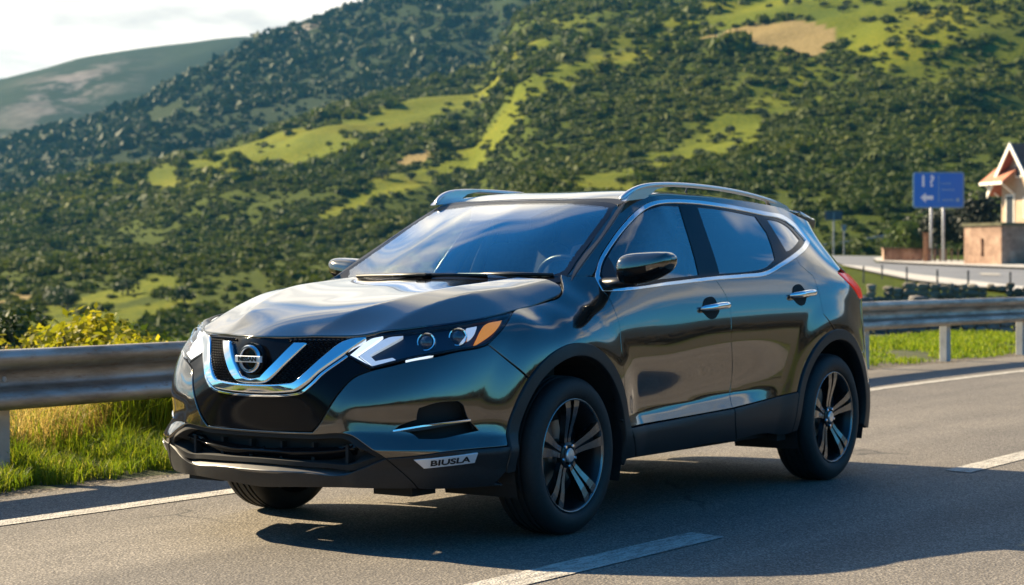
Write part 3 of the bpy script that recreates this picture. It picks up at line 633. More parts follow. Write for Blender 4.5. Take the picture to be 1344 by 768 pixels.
# ---------------------------------------------------------------- the parked car: panel outlines in (station, height) on the surfaces above
POLY = {
    'fender': ('B', [(1.3607, 0.9741), (1.5147, 0.9927), (1.6546, 1.0124), (1.7185, 1.025), (1.7719, 1.0463), (1.8528, 1.0895), (1.9127, 1.1303), (1.925, 1.121), (2.018, 1.121), (2.0362, 1.1163), (2.0147, 1.0733), (2.0139, 1.0579), (2.0276, 1.0406), (2.0275, 0.972), (2.0372, 0.9067), (2.0349, 0.7867), (2.0513, 0.6657), (2.0713, 0.5541), (2.0907, 0.4767), (2.1026, 0.4548), (2.0786, 0.5302), (2.0425, 0.6008), (1.9955, 0.6647), (1.9389, 0.7201), (1.8741, 0.7656), (1.8028, 0.8001), (1.727, 0.8226), (1.6487, 0.8325), (1.5699, 0.8296), (1.4926, 0.8139), (1.4188, 0.7859), (1.3505, 0.7462), (1.2893, 0.696), (1.0924, 0.8426), (1.1671, 0.8848), (1.2556, 0.93)]),
    'front_door': ('B', [(2.0171, 1.0561), (2.0276, 1.0406), (2.0275, 0.972), (2.0372, 0.9067), (2.0349, 0.7867), (2.0513, 0.6657), (2.0713, 0.5541), (2.0967, 0.435), (2.612, 0.4463), (3.1213, 0.4618), (3.1596, 0.6129), (3.0998, 0.8059), (3.103, 0.9666), (3.089, 1.0234), (3.0332, 1.1023), (2.5872, 1.0798), (2.1493, 1.0567)]),
    'rear_door': ('B', [(3.0332, 1.1023), (3.089, 1.0234), (3.103, 0.9666), (3.0998, 0.8059), (3.1596, 0.6129), (3.1213, 0.4618), (3.4821, 0.4833), (3.8147, 0.5076), (3.8302, 0.5241), (3.8466, 0.5603), (3.866, 0.595), (3.8882, 0.628), (3.9131, 0.6591), (3.9405, 0.688), (3.9702, 0.7144), (4.002, 0.7384), (4.0356, 0.7596), (4.0709, 0.7779), (4.1076, 0.7933), (4.1455, 0.8055), (4.1841, 0.8146), (4.2227, 0.8204), (4.115, 0.9113), (4.12, 1.0219), (4.1227, 1.1144), (4.0196, 1.1761), (4.0135, 1.2192), (3.8143, 1.1738), (3.5758, 1.1242), (3.3219, 1.1125)]),
    'side_panel': ('B', [(1.93, 1.125), (2.0821, 1.2), (2.252, 1.3), (2.4413, 1.4), (2.5688, 1.467), (2.7078, 1.503), (2.928, 1.522), (3.3259, 1.522), (3.7276, 1.516), (4.1294, 1.502), (4.4268, 1.478), (4.6083, 1.45), (4.929, 1.41), (4.8749, 1.346), (4.8363, 1.262), (4.7783, 1.2), (4.6895, 1.16), (4.5347, 1.1386), (4.5841, 1.0958), (4.6867, 1.0481), (4.7783, 0.98), (4.7744, 0.84), (4.7629, 0.7), (4.6139, 0.677), (4.5908, 0.6994), (4.5662, 0.7201), (4.5401, 0.7391), (4.5129, 0.7564), (4.4846, 0.7718), (4.4555, 0.7853), (4.4257, 0.7967), (4.3953, 0.8062), (4.3645, 0.8136), (4.3333, 0.8189), (4.3019, 0.822), (4.2704, 0.823), (4.239, 0.8218), (4.115, 0.9113), (4.12, 1.0219), (4.1227, 1.1144), (4.0196, 1.1761), (4.0135, 1.2192), (4.4177, 1.3143), (4.3729, 1.3987), (4.2418, 1.4434), (3.9582, 1.4644), (3.5114, 1.4915), (3.1583, 1.5033), (2.8932, 1.4956), (2.7839, 1.4831), (2.6724, 1.4522), (2.4228, 1.3457), (2.1986, 1.2267), (2.0872, 1.1561), (2.025, 1.125)]),
    'chrome_out': ('B', [(2.0187, 1.0578), (2.0207, 1.0819), (2.0362, 1.1163), (2.0911, 1.1578), (2.2024, 1.2285), (2.4272, 1.3476), (2.6724, 1.4522), (2.7839, 1.4831), (2.894, 1.4964), (3.1592, 1.5041), (3.5124, 1.4924), (3.9595, 1.4652), (4.2418, 1.4434), (4.3729, 1.3987), (4.4284, 1.3144), (4.0229, 1.2192), (3.8143, 1.1738), (3.5758, 1.1242), (3.3219, 1.1125), (3.0414, 1.103), (2.5872, 1.0798), (2.1493, 1.0567)]),
    'chrome_in': ('B', [(2.0487, 1.0851), (2.0604, 1.1231), (2.1052, 1.1578), (2.2061, 1.2214), (2.4236, 1.3347), (2.6643, 1.4351), (2.7828, 1.468), (2.8868, 1.4821), (3.1436, 1.4892), (3.4943, 1.477), (3.9226, 1.4469), (4.1625, 1.4251), (4.2763, 1.3846), (4.325, 1.3133), (4.0032, 1.2335), (3.8072, 1.1879), (3.5809, 1.14), (3.3331, 1.1268), (3.0518, 1.117), (2.5949, 1.0932), (2.1597, 1.0705)]),
    'glass_front': ('B', [(3.0385, 1.4728), (2.8679, 1.4701), (2.7865, 1.4586), (2.6811, 1.4354), (2.4744, 1.3537), (2.3043, 1.2683), (2.2087, 1.2143), (2.147, 1.0845), (2.6021, 1.1051), (2.8941, 1.1205)]),
    'sail': ('B', [(2.2087, 1.2143), (2.1181, 1.1578), (2.0788, 1.1265), (2.0597, 1.0868), (2.147, 1.0845)]),
    'glass_rear': ('B', [(3.2079, 1.4734), (3.48, 1.4646), (3.8257, 1.4385), (3.8488, 1.3487), (3.811, 1.2668), (3.7679, 1.1999), (3.6223, 1.1577), (3.4655, 1.1401), (3.0966, 1.1255)]),
    'glass_quarter': ('B', [(3.9413, 1.4266), (4.1139, 1.4094), (4.1863, 1.375), (4.2313, 1.3124), (3.9961, 1.2499), (3.9421, 1.2434)]),
    'headlight': ('B', [(0.4166, 0.8004), (0.4552, 0.8419), (0.5029, 0.8773), (0.6336, 0.8957), (0.8443, 0.9149), (1.0473, 0.9364), (1.3439, 0.9696), (1.2574, 0.9316), (1.1689, 0.8879), (1.0889, 0.8443), (0.9322, 0.8211), (0.7195, 0.7914), (0.5418, 0.7514)]),
    'drl_a': ('B', [(0.5191, 0.8651), (0.584, 0.879), (0.4551, 0.8022), (0.5394, 0.7574), (0.5346, 0.7529), (0.4223, 0.7989)]),
    'drl_b': ('B', [(0.6883, 0.8805), (0.6074, 0.8715), (0.4766, 0.7993), (0.5497, 0.7606), (0.655, 0.7823), (0.6346, 0.7934), (0.5551, 0.7793), (0.5233, 0.8033)]),
    'drl_strip': ('B', [(0.6939, 0.7869), (0.8286, 0.8109), (0.8275, 0.8058), (0.6952, 0.7794)]),
    'amber': ('B', [(1.1163, 0.9185), (1.2387, 0.9382), (1.1343, 0.8854), (1.0295, 0.8409), (1.0489, 0.8622)]),
    'reflector': ('B', [(1.0214, 0.909), (1.0759, 0.9159), (1.028, 0.8749), (0.962, 0.8498), (0.9906, 0.8755)]),
    'proj_a': ('B', [(0.8049, 0.856)]),
    'proj_b': ('B', [(0.9643, 0.8744)]),
    'gloss_panel': ('B', [(0, 0.481), (0.1933, 0.4905), (0.2837, 0.4923), (0.318, 0.5248), (0.3619, 0.588), (0.4059, 0.6548), (0.4578, 0.7129), (0.5373, 0.7439), (0.4134, 0.7989), (0.4512, 0.8419), (0.4988, 0.8773), (0.4, 0.874), (0.2, 0.869), (0, 0.868), (-0.2, 0.869), (-0.4, 0.874), (-0.4988, 0.8773), (-0.4512, 0.8419), (-0.4134, 0.7989), (-0.5373, 0.7439), (-0.4578, 0.7129), (-0.4059, 0.6548), (-0.3619, 0.588), (-0.318, 0.5248), (-0.2837, 0.4923), (-0.1933, 0.4905)]),
    'bumper': ('B', [(0, 0.476), (0.2832, 0.4804), (0.4653, 0.4851), (0.5383, 0.4445), (0.6088, 0.3939), (0.7366, 0.4043), (0.856, 0.4191), (1.0313, 0.425), (1.1356, 0.4263), (1.152, 0.4465), (1.155, 0.4675), (1.1605, 0.4883), (1.1672, 0.5088), (1.1751, 0.529), (1.1841, 0.5489), (1.1939, 0.5683), (1.2044, 0.5873), (1.2156, 0.6058), (1.2277, 0.6238), (1.2405, 0.6413), (1.254, 0.6582), (1.2683, 0.6744), (1.2833, 0.6901), (1.0914, 0.8395), (1.0447, 0.8281), (0.9305, 0.8141), (0.8485, 0.7988), (0.7187, 0.7808), (0.6348, 0.7611), (0.5412, 0.74), (0.4652, 0.71), (0.4129, 0.6518), (0.3689, 0.5851), (0.3252, 0.5204), (0.2911, 0.4879), (0.193, 0.4851), (0, 0.483), (-0.193, 0.4851), (-0.2911, 0.4879), (-0.3252, 0.5204), (-0.3689, 0.5851), (-0.4129, 0.6518), (-0.4652, 0.71), (-0.5412, 0.74), (-0.6348, 0.7611), (-0.7187, 0.7808), (-0.8485, 0.7988), (-0.9305, 0.8141), (-1.0447, 0.8281), (-1.0914, 0.8395), (-1.2833, 0.6901), (-1.2683, 0.6744), (-1.254, 0.6582), (-1.2405, 0.6413), (-1.2277, 0.6238), (-1.2156, 0.6058), (-1.2044, 0.5873), (-1.1939, 0.5683), (-1.1841, 0.5489), (-1.1751, 0.529), (-1.1672, 0.5088), (-1.1605, 0.4883), (-1.155, 0.4675), (-1.152, 0.4465), (-1.1356, 0.4263), (-1.0313, 0.425), (-0.856, 0.4191), (-0.7366, 0.4043), (-0.6088, 0.3939), (-0.5383, 0.4445), (-0.4653, 0.4851), (-0.2832, 0.4804)]),
    'fog_hole': ('B', [(0.7433, 0.5918), (0.8231, 0.6132), (0.9149, 0.6166), (0.94, 0.6001), (0.9651, 0.5443), (1.0157, 0.4922), (0.9072, 0.4788), (0.82, 0.4688), (0.7415, 0.4709), (0.7183, 0.4891), (0.6413, 0.5056), (0.6722, 0.5262), (0.7348, 0.5454), (0.736, 0.5671)]),
    'fog_blade': ('B', [(0.6382, 0.505), (0.7763, 0.5245), (0.9747, 0.5392), (0.9769, 0.5297), (0.8415, 0.515), (0.728, 0.501), (0.6505, 0.4998)]),
    'intake': ('B', [(0, 0.474), (0.283, 0.4767), (0.4658, 0.4815), (0.5357, 0.4415), (0.6073, 0.3923), (0.5537, 0.3694), (0.4765, 0.3441), (0.3553, 0.3467), (0.1879, 0.3489), (0, 0.352), (-0.1879, 0.3489), (-0.3553, 0.3467), (-0.4765, 0.3441), (-0.5537, 0.3694), (-0.6073, 0.3923), (-0.5357, 0.4415), (-0.4658, 0.4815), (-0.283, 0.4767)]),
    'slat': ('B', [(0, 0.418), (-0.0059, 0.4108), (0.1906, 0.4191), (0.3789, 0.429), (0.49, 0.4482), (0.5146, 0.4442), (0.479, 0.433), (0.3781, 0.4165), (0.1902, 0.4034), (0, 0.4), (-0.1902, 0.4034), (-0.3781, 0.4165), (-0.479, 0.433), (-0.5146, 0.4442), (-0.49, 0.4482), (-0.3789, 0.429), (-0.1906, 0.4191), (0.0059, 0.4108)]),
    'skid': ('B', [(0, 0.35), (0.1878, 0.3467), (0.3552, 0.3451), (0.4798, 0.3418), (0.4319, 0.3231), (0.2431, 0.3242), (0.0866, 0.3223), (0, 0.322), (-0.0866, 0.3223), (-0.2431, 0.3242), (-0.4319, 0.3231), (-0.4798, 0.3418), (-0.3552, 0.3451), (-0.1878, 0.3467)]),
    'valance': ('B', [(0, 0.319), (0.086, 0.3174), (0.2425, 0.3194), (0.4352, 0.3186), (0.4863, 0.3382), (0.5565, 0.3662), (0.6102, 0.3891), (0.7118, 0.2968), (0.7388, 0.2657), (0.5876, 0.2669), (0.4557, 0.2673), (0.1713, 0.256), (0, 0.247), (-0.1713, 0.256), (-0.4557, 0.2673), (-0.5876, 0.2669), (-0.7388, 0.2657), (-0.7118, 0.2968), (-0.6102, 0.3891), (-0.5565, 0.3662), (-0.4863, 0.3382), (-0.4352, 0.3186), (-0.2425, 0.3194), (-0.086, 0.3174)]),
    'corner_cladding': ('B', [(0.6132, 0.3907), (0.7369, 0.4002), (0.8556, 0.4151), (1.0297, 0.4212), (1.1332, 0.4219), (1.1497, 0.4213), (1.1461, 0.3875), (1.1424, 0.3535), (1.1412, 0.3195), (1.09, 0.268), (1.1439, 0.2574), (0.9153, 0.2595), (0.7777, 0.263), (0.7436, 0.2656), (0.7149, 0.2983)]),
    'fog_badge': ('B', [(0.7173, 0.3855), (0.9778, 0.404), (0.9714, 0.3637), (0.7585, 0.3496)]),
    'arch_front_o': ('B', [(1.1423, 0.311), (1.1433, 0.3524), (1.1479, 0.3937), (1.1517, 0.4347), (1.1579, 0.475), (1.1704, 0.5144), (1.187, 0.5526), (1.2067, 0.5893), (1.2291, 0.6242), (1.2544, 0.657), (1.2823, 0.6877), (1.3126, 0.7158), (1.3452, 0.7413), (1.3798, 0.7639), (1.4161, 0.7835), (1.454, 0.7999), (1.4931, 0.813), (1.5331, 0.8228), (1.5739, 0.8291), (1.615, 0.8318), (1.6563, 0.8311), (1.6973, 0.8269), (1.7379, 0.8192), (1.7777, 0.808), (1.8164, 0.7935), (1.8538, 0.7758), (1.8896, 0.755), (1.9234, 0.7312), (1.9552, 0.7046), (1.9846, 0.6754), (2.0114, 0.6438), (2.0355, 0.6101), (2.0566, 0.5744), (2.0746, 0.5371), (2.0894, 0.4984), (2.1007, 0.4586), (2.1085, 0.418), (2.113, 0.3768), (2.1142, 0.3354), (2.112, 0.2941)]),
    'arch_front_i': ('B', [(1.1917, 0.3145), (1.1921, 0.3516), (1.1955, 0.3887), (1.2001, 0.4255), (1.2069, 0.4617), (1.218, 0.497), (1.2326, 0.5313), (1.2501, 0.5642), (1.2702, 0.5955), (1.2928, 0.625), (1.3178, 0.6525), (1.3451, 0.6777), (1.3744, 0.7006), (1.4054, 0.7209), (1.4381, 0.7385), (1.472, 0.7532), (1.5071, 0.765), (1.543, 0.7737), (1.5795, 0.7794), (1.6163, 0.7819), (1.6533, 0.7812), (1.6901, 0.7774), (1.7265, 0.7705), (1.7622, 0.7605), (1.7969, 0.7475), (1.8305, 0.7316), (1.8626, 0.7129), (1.893, 0.6915), (1.9215, 0.6677), (1.9478, 0.6415), (1.9719, 0.6131), (1.9935, 0.5828), (2.0124, 0.5508), (2.0285, 0.5174), (2.0418, 0.4826), (2.052, 0.4469), (2.0591, 0.4105), (2.0632, 0.3735), (2.0643, 0.3364), (2.0623, 0.2993)]),
    'arch_rear_o': ('B', [(3.7987, 0.2951), (3.7963, 0.3369), (3.7975, 0.3787), (3.8023, 0.4203), (3.8108, 0.4612), (3.8227, 0.5013), (3.8382, 0.5402), (3.8569, 0.5776), (3.8789, 0.6131), (3.904, 0.6467), (3.9318, 0.6779), (3.9623, 0.7065), (3.9952, 0.7324), (4.0302, 0.7553), (4.0671, 0.775), (4.1056, 0.7915), (4.1453, 0.8045), (4.1859, 0.8139), (4.2265, 0.8198), (4.2675, 0.822), (4.3085, 0.8205), (4.3494, 0.8154), (4.3898, 0.8067), (4.4294, 0.7944), (4.468, 0.7787), (4.5053, 0.7596), (4.5409, 0.7373), (4.5745, 0.712), (4.6057, 0.6839), (4.634, 0.6532), (4.6592, 0.6202), (4.6812, 0.585), (4.7, 0.5479), (4.7155, 0.5093), (4.7278, 0.4695), (4.7368, 0.4287), (4.7428, 0.3872), (4.7461, 0.3454), (4.7468, 0.3036), (4.7444, 0.2622)]),
    'arch_rear_i': ('B', [(3.8476, 0.3003), (3.8453, 0.3377), (3.8464, 0.3752), (3.8507, 0.4125), (3.8583, 0.4493), (3.869, 0.4852), (3.8829, 0.5201), (3.8997, 0.5537), (3.9195, 0.5856), (3.9419, 0.6157), (3.9669, 0.6437), (3.9943, 0.6694), (4.0238, 0.6926), (4.0552, 0.7131), (4.0883, 0.7309), (4.1228, 0.7456), (4.1585, 0.7573), (4.1947, 0.7657), (4.2312, 0.771), (4.2679, 0.773), (4.3047, 0.7717), (4.3413, 0.7671), (4.3775, 0.7592), (4.413, 0.7482), (4.4475, 0.7341), (4.4808, 0.717), (4.5127, 0.697), (4.5427, 0.6743), (4.5706, 0.6491), (4.5961, 0.6216), (4.6189, 0.5919), (4.6389, 0.5603), (4.656, 0.5271), (4.6703, 0.4925), (4.6817, 0.4567), (4.6903, 0.4201), (4.6962, 0.3829), (4.6994, 0.3454), (4.7, 0.3079), (4.6977, 0.2707)]),
    'sill_front_piece': ('B', [(2.0171, 0.4767), (2.0944, 0.473), (2.1027, 0.4294), (2.1529, 0.3474), (2.1946, 0.2887), (2.0706, 0.2867), (2.1086, 0.2603), (2.1137, 0.3025), (2.1152, 0.345), (2.1131, 0.3875), (2.1076, 0.4297)]),
    'sill_front': ('B', [(2.1098, 0.4289), (2.6089, 0.4418), (3.1183, 0.4571), (3.1303, 0.3834), (3.1903, 0.2959), (2.8437, 0.299), (2.5994, 0.286), (2.2071, 0.2894), (2.1607, 0.3468)]),
    'sill_rear': ('B', [(3.1286, 0.4576), (3.4808, 0.4787), (3.8104, 0.503), (3.8163, 0.4848), (3.8046, 0.4383), (3.7975, 0.3908), (3.7953, 0.3429), (3.7977, 0.295), (3.7856, 0.29), (3.4938, 0.307), (3.2001, 0.2971), (3.141, 0.3827)]),
    'tail': ('B', [(4.5312, 1.1343), (4.591, 1.0915), (4.6944, 1.0415), (4.7667, 0.99), (4.8672, 0.99), (5.0294, 1.06), (4.9985, 1.12), (4.7899, 1.128)]),
    'outerV': ('B', [(0, 0.648), (0.1859, 0.6582), (0.222, 0.6648), (0.2712, 0.6983), (0.3121, 0.7433), (0.4103, 0.8202), (0.4988, 0.8773), (0.4289, 0.8693), (0.3838, 0.8537), (0.3221, 0.7983), (0.2587, 0.7303), (0.213, 0.6894), (0.1776, 0.6823), (0, 0.672), (-0.1776, 0.6823), (-0.213, 0.6894), (-0.2587, 0.7303), (-0.3221, 0.7983), (-0.3838, 0.8537), (-0.4289, 0.8693), (-0.4988, 0.8773), (-0.4103, 0.8202), (-0.3121, 0.7433), (-0.2712, 0.6983), (-0.222, 0.6648), (-0.1859, 0.6582)]),
    'trimV': ('B', [(0, 0.627), (0.1967, 0.6367), (0.244, 0.6468), (0.2964, 0.6865), (0.3321, 0.7268), (0.4225, 0.798), (0.4159, 0.8035), (0.3245, 0.7319), (0.289, 0.6919), (0.2385, 0.6528), (0.1969, 0.643), (0, 0.634), (-0.1969, 0.643), (-0.2385, 0.6528), (-0.289, 0.6919), (-0.3245, 0.7319), (-0.4159, 0.8035), (-0.4225, 0.798), (-0.3321, 0.7268), (-0.2964, 0.6865), (-0.244, 0.6468), (-0.1967, 0.6367)]),
    'innerV': ('B', [(0, 0.688), (0.0715, 0.6934), (0.0902, 0.7017), (0.1679, 0.7794), (0.2317, 0.8526), (0.1822, 0.8521), (0.119, 0.777), (0.0512, 0.7069), (0, 0.697), (-0.0512, 0.7069), (-0.119, 0.777), (-0.1822, 0.8521), (-0.2317, 0.8526), (-0.1679, 0.7794), (-0.0902, 0.7017), (-0.0715, 0.6934)]),
    'mesh': ('B', [(0, 0.674), (0.1737, 0.6853), (0.2056, 0.6923), (0.2547, 0.7333), (0.3164, 0.8013), (0.3793, 0.8568), (0.4171, 0.8693), (0.35, 0.868), (0.2, 0.864), (0, 0.863), (-0.2, 0.864), (-0.35, 0.868), (-0.4171, 0.8693), (-0.3793, 0.8568), (-0.3164, 0.8013), (-0.2547, 0.7333), (-0.2056, 0.6923), (-0.1737, 0.6853)]),
    'handleF': ('B', [(2.8052, 0.9695), (2.8599, 0.9779), (3.0143, 0.9868), (3.0826, 0.9839), (3.0844, 0.9688), (3.0252, 0.9547), (2.8853, 0.9441), (2.8134, 0.951)]),
    'handleR': ('B', [(3.7603, 1.0198), (3.8557, 1.0348), (4.0146, 1.0455), (4.0549, 1.0369), (4.0342, 1.0188), (3.9287, 1.0078), (3.793, 0.9994), (3.7616, 1.0058)]),
    'cupF': ('B', [(2.8371, 0.9764), (2.8677, 1.0056), (2.914, 1.0169), (2.9644, 1.0118), (2.9809, 0.9891), (2.9897, 0.9628), (2.9911, 0.9441), (2.9453, 0.9151), (2.9062, 0.9092), (2.8709, 0.9185), (2.8393, 0.9394), (2.8134, 0.951)]),
    'cupR': ('B', [(3.8065, 1.0253), (3.8276, 1.0531), (3.8792, 1.0709), (3.931, 1.0685), (3.9529, 1.048), (3.9734, 1.0235), (3.949, 0.9954), (3.9184, 0.9675), (3.8715, 0.9602), (3.8329, 0.9728), (3.8006, 0.9973)])}
def resample(P, step=.012, corner=32, closed=True):
    P = np.asarray(P, float); n = len(P); out = []
    d1 = np.roll(P, -1, 0) - P; a = np.arctan2(d1[:, 1], d1[:, 0]); turn = np.abs((a - np.roll(a, 1) + np.pi) % (2 * np.pi) - np.pi)
    sharp = turn > R(corner)
    for i in range(n):
        p1, p2 = P[i], P[(i + 1) % n]
        p0 = P[i - 1] if not sharp[i] else 2 * p1 - p2
        p3 = P[(i + 2) % n] if not sharp[(i + 1) % n] else 2 * p2 - p1
        L = np.linalg.norm(p2 - p1); k = max(1, int(round(L / step)))
        # tangents limited by the neighbouring lengths
        l0 = max(np.linalg.norm(p1 - p0), 1e-9); l2 = max(np.linalg.norm(p3 - p2), 1e-9)
        t1 = ((p1 - p0) / l0 + (p2 - p1) / max(L, 1e-9)) * .5 * L; t2 = ((p2 - p1) / max(L, 1e-9) + (p3 - p2) / l2) * .5 * L
        for j in range(k):
            t = j / k
            out.append((2 * t ** 3 - 3 * t * t + 1) * p1 + (t ** 3 - 2 * t * t + t) * t1 + (-2 * t ** 3 + 3 * t * t) * p2 + (t ** 3 - t * t) * t2)
    return np.array(out)
def area2(P): return .5 * np.sum(P[:, 0] * np.roll(P[:, 1], -1) - np.roll(P[:, 0], -1) * P[:, 1])
def inset(P, g):
    d = np.roll(P, -1, 0) - np.roll(P, 1, 0); n = np.stack([-d[:, 1], d[:, 0]], 1); n /= np.linalg.norm(n, axis=1)[:, None] + 1e-12
    return P + n * g
def frame(fn, q, off):
    P = fn(q, off); e = 2e-3
    n = np.cross(fn(q + [e, 0], off) - fn(q - [e, 0], off), fn(q + [0, e], off) - fn(q - [0, e], off))
    return P, n / (np.linalg.norm(n, axis=1)[:, None] + 1e-12)
def panel(name, poly, fn, m, parent, off=0.0, gap=.002, flange=.014, bevel=(.0015, .004), grid=.024, holes=(), mirror=False, corner=32, step=.012, raw=False, label=None):
    P0 = np.asarray(poly, float) if raw else resample(poly, step, corner)
    if area2(P0) < 0: P0 = P0[::-1]
    P0 = inset(P0, gap)
    loops = [P0]
    for h in holes:
        H = resample(h, step, corner)
        if area2(H) < 0: H = H[::-1]
        loops.append(inset(H, -gap))
    pts = []; edges = []
    for L in loops:
        b = len(pts); pts += L.tolist(); edges += [(b + i, b + (i + 1) % len(L)) for i in range(len(L))]
    lo = P0.min(0); hi = P0.max(0)
    gx, gy = np.meshgrid(np.arange(lo[0] + grid / 2, hi[0], grid), np.arange(lo[1] + grid / 2, hi[1], grid), indexing='ij')
    gx = gx + (np.arange(gx.shape[1]) % 2)[None] * grid * .5
    gx, gy = gx.ravel(), gy.ravel()
    k = in_poly(gx, gy, loops[0].tolist())
    for L in loops[1:]: k &= ~in_poly(gx, gy, L.tolist())
    allb = np.vstack(loops); gx, gy = gx[k], gy[k]
    if len(gx):
        near = np.zeros(len(gx), bool)
        for i in range(0, len(gx), 2000):
            dd = ((gx[i:i + 2000, None] - allb[None, :, 0]) ** 2 + (gy[i:i + 2000, None] - allb[None, :, 1]) ** 2).min(1); near[i:i + 2000] = dd < (grid * .45) ** 2
        gx, gy = gx[~near], gy[~near]
    pts += np.stack([gx, gy], 1).tolist()
    r = delaunay_2d_cdt([Vector(q) for q in pts], edges, [], 0, 1e-7)
    Q = np.array([(v.x, v.y) for v in r[0]]); F = np.array([f for f in r[2] if len(f) == 3])
    c = Q[F].mean(1); k = in_poly(c[:, 0], c[:, 1], loops[0].tolist())
    for L in loops[1:]: k &= ~in_poly(c[:, 0], c[:, 1], L.tolist())
    F = F[k]
    a = Q[F[:, 1]] - Q[F[:, 0]]; b = Q[F[:, 2]] - Q[F[:, 0]]; s = a[:, 0] * b[:, 1] - a[:, 1] * b[:, 0]
    F[s < 0] = F[s < 0][:, ::-1]; F = F[np.abs(s) > 1e-12]
    X, N = frame(fn, Q, off(Q) if callable(off) else off)
    # rim: rolled edge and a return
    E = {}
    for f in F:
        for i in range(3): E[(f[i], f[(i + 1) % 3])] = 1
    be = [e for e in E if (e[1], e[0]) not in E]
    bset = sorted({i for e in be for i in e}); idx = {v: i for i, v in enumerate(bset)}
    B = np.zeros((len(Q), 3))
    for i, j in be:
        o = np.cross(X[j] - X[i], N[i]); o /= np.linalg.norm(o) + 1e-12; B[i] += o; B[j] += o
    bb = np.array(bset); B = B[bb]; B /= np.linalg.norm(B, axis=1)[:, None] + 1e-12
    bw, bd = bevel
    n0 = len(X); nb = len(bb)
    R1 = X[bb] + B * bw - N[bb] * bd; N1 = N[bb] * .35 + B * .94
    R2 = X[bb] + B * bw - N[bb] * max(flange, bd * 1.2)
    V = np.vstack([X, R1, R2]); NN = np.vstack([N, N1, B])
    FF = F.tolist()
    for i, j in be:
        a, b = idx[i], idx[j]
        FF.append((j, i, n0 + a, n0 + b)); FF.append((n0 + b, n0 + a, n0 + nb + a, n0 + nb + b))
    outs = []
    for sgn in ((1, -1) if mirror else (1,)):
        V2 = V * [1, sgn, 1]; N2 = NN * [1, sgn, 1]; F2 = FF if sgn > 0 else [tuple(f[::-1]) for f in FF]
        o = mesh_obj(name, V2, F2, m, parent[0 if sgn > 0 else 1] if isinstance(parent, (list, tuple)) else parent, N2)
        if label: o['label'] = label
        outs.append(o)
    return outs if mirror else outs[0]

car = empty('parked_car', label='dark bronze-grey compact crossover with silver roof rails parked on the road beside the guardrail', cat='car')
def put(name, **k): return empty(name, **k)
pl = {k: v[1] for k, v in POLY.items()}
BD = body
# bodywork
HOOD = [(1.036, 0), (1.018, .1), (.982, .202), (.937, .33), (.889, .44), (.80, .522), (.66, .615), (.515, .697), (.36, .727), (.225, .732), (.104, .734), (-.03, .734), (-.135, .731), (-.178, .715), (-.198, .69), (-.205, .66), (-.185, .55), (-.16, .4), (-.14, .2), (-.132, 0)]
HOODP = HOOD + [(x, -y) for x, y in HOOD[::-1] if y > 0]
bonnet = panel('bonnet', HOODP, hood, M['paint'], car, gap=.003, bevel=(.002, .006), grid=.013)
front_bumper = panel('front_bumper', pl['bumper'], BD, M['paint'], car, holes=[pl['fog_hole'], [(-a, b) for a, b in pl['fog_hole']]], bevel=(.003, .004), flange=.035, grid=.014)
fend = panel('front_wing', pl['fender'], BD, M['paint'], car, mirror=True, flange=.03)
fdoor = panel('front_door', pl['front_door'], BD, M['paint'], car, mirror=True, gap=.003)
rdoor = panel('rear_door', pl['rear_door'], BD, M['paint'], car, mirror=True, gap=.003)
panel('side_panel', pl['side_panel'], BD, M['paint'], car, mirror=True, flange=.02)
# roof
def side_top(x):
    s = s_of_x(x); zt = float(np.interp(-x, [1.08, 1.3, 1.7, 2.1, 2.5, 2.8, 2.98], [1.503, 1.522, 1.522, 1.516, 1.502, 1.478, 1.45]))
    q = body(np.array([[s, zt]]))[0]; return q[0], q[1]
edge_r = [side_top(x) for x in np.linspace(-1.08, -2.98, 20)]
RF = [(-.968, 0), (-.972, .2), (-.98, .4), (-.985, .50), (-1.0, .545)] + edge_r + [(-3.10, .48), (-3.17, .3), (-3.19, 0)]
panel('roof', RF + [(x, -y) for x, y in RF[::-1] if y > 0], roof, M['paint'], car, off=-.002, gap=.001)
# windscreen, its black border and the moulding beside it
WS = [(0, 1.10), (.35, 1.092), (.60, 1.088), (.668, 1.098), (.655, 1.15), (.635, 1.2), (.604, 1.3), (.570, 1.4), (.541, 1.464), (.50, 1.474), (.3, 1.487), (0, 1.493)]
WSP = [(-a, b) for a, b in WS[::-1] if a > 0]; WSF = WS + WSP
def shrink(P, k, dz=(0, 0)): return P
WI = [(0, 1.125), (.35, 1.118), (.585, 1.118), (.625, 1.15), (.605, 1.2), (.574, 1.3), (.541, 1.4), (.515, 1.445), (.47, 1.452), (.3, 1.468), (0, 1.474)]
WIF = WI + [(-a, b) for a, b in WI[::-1] if a > 0]
panel('windscreen_border', WSF, wind, M['gloss_black'], car, holes=[WIF], off=-.003, gap=.0)
wsc = panel('windscreen', WIF, wind, M['glass'], car, off=-.003, gap=-.004, flange=.004)
WM = [(0, 1.075), (.35, 1.07), (.66, 1.07), (.700, 1.10), (.668, 1.2), (.636, 1.3), (.598, 1.4), (.560, 1.478), (.52, 1.492), (.3, 1.500), (0, 1.505)]
panel('windscreen_moulding', WM + [(-a, b) for a, b in WM[::-1] if a > 0], wind, M['satin_black'], car, holes=[WSF], off=-.014, gap=.0)
panel('tinted_sensor_band', [(-.19, 1.398), (-.30, 1.470), (0, 1.478), (.235, 1.474), (.205, 1.448), (.16, 1.402)], wind, mat('tinted_band', (.030, .040, .085), .35), car, off=-.010, gap=0, flange=.003)
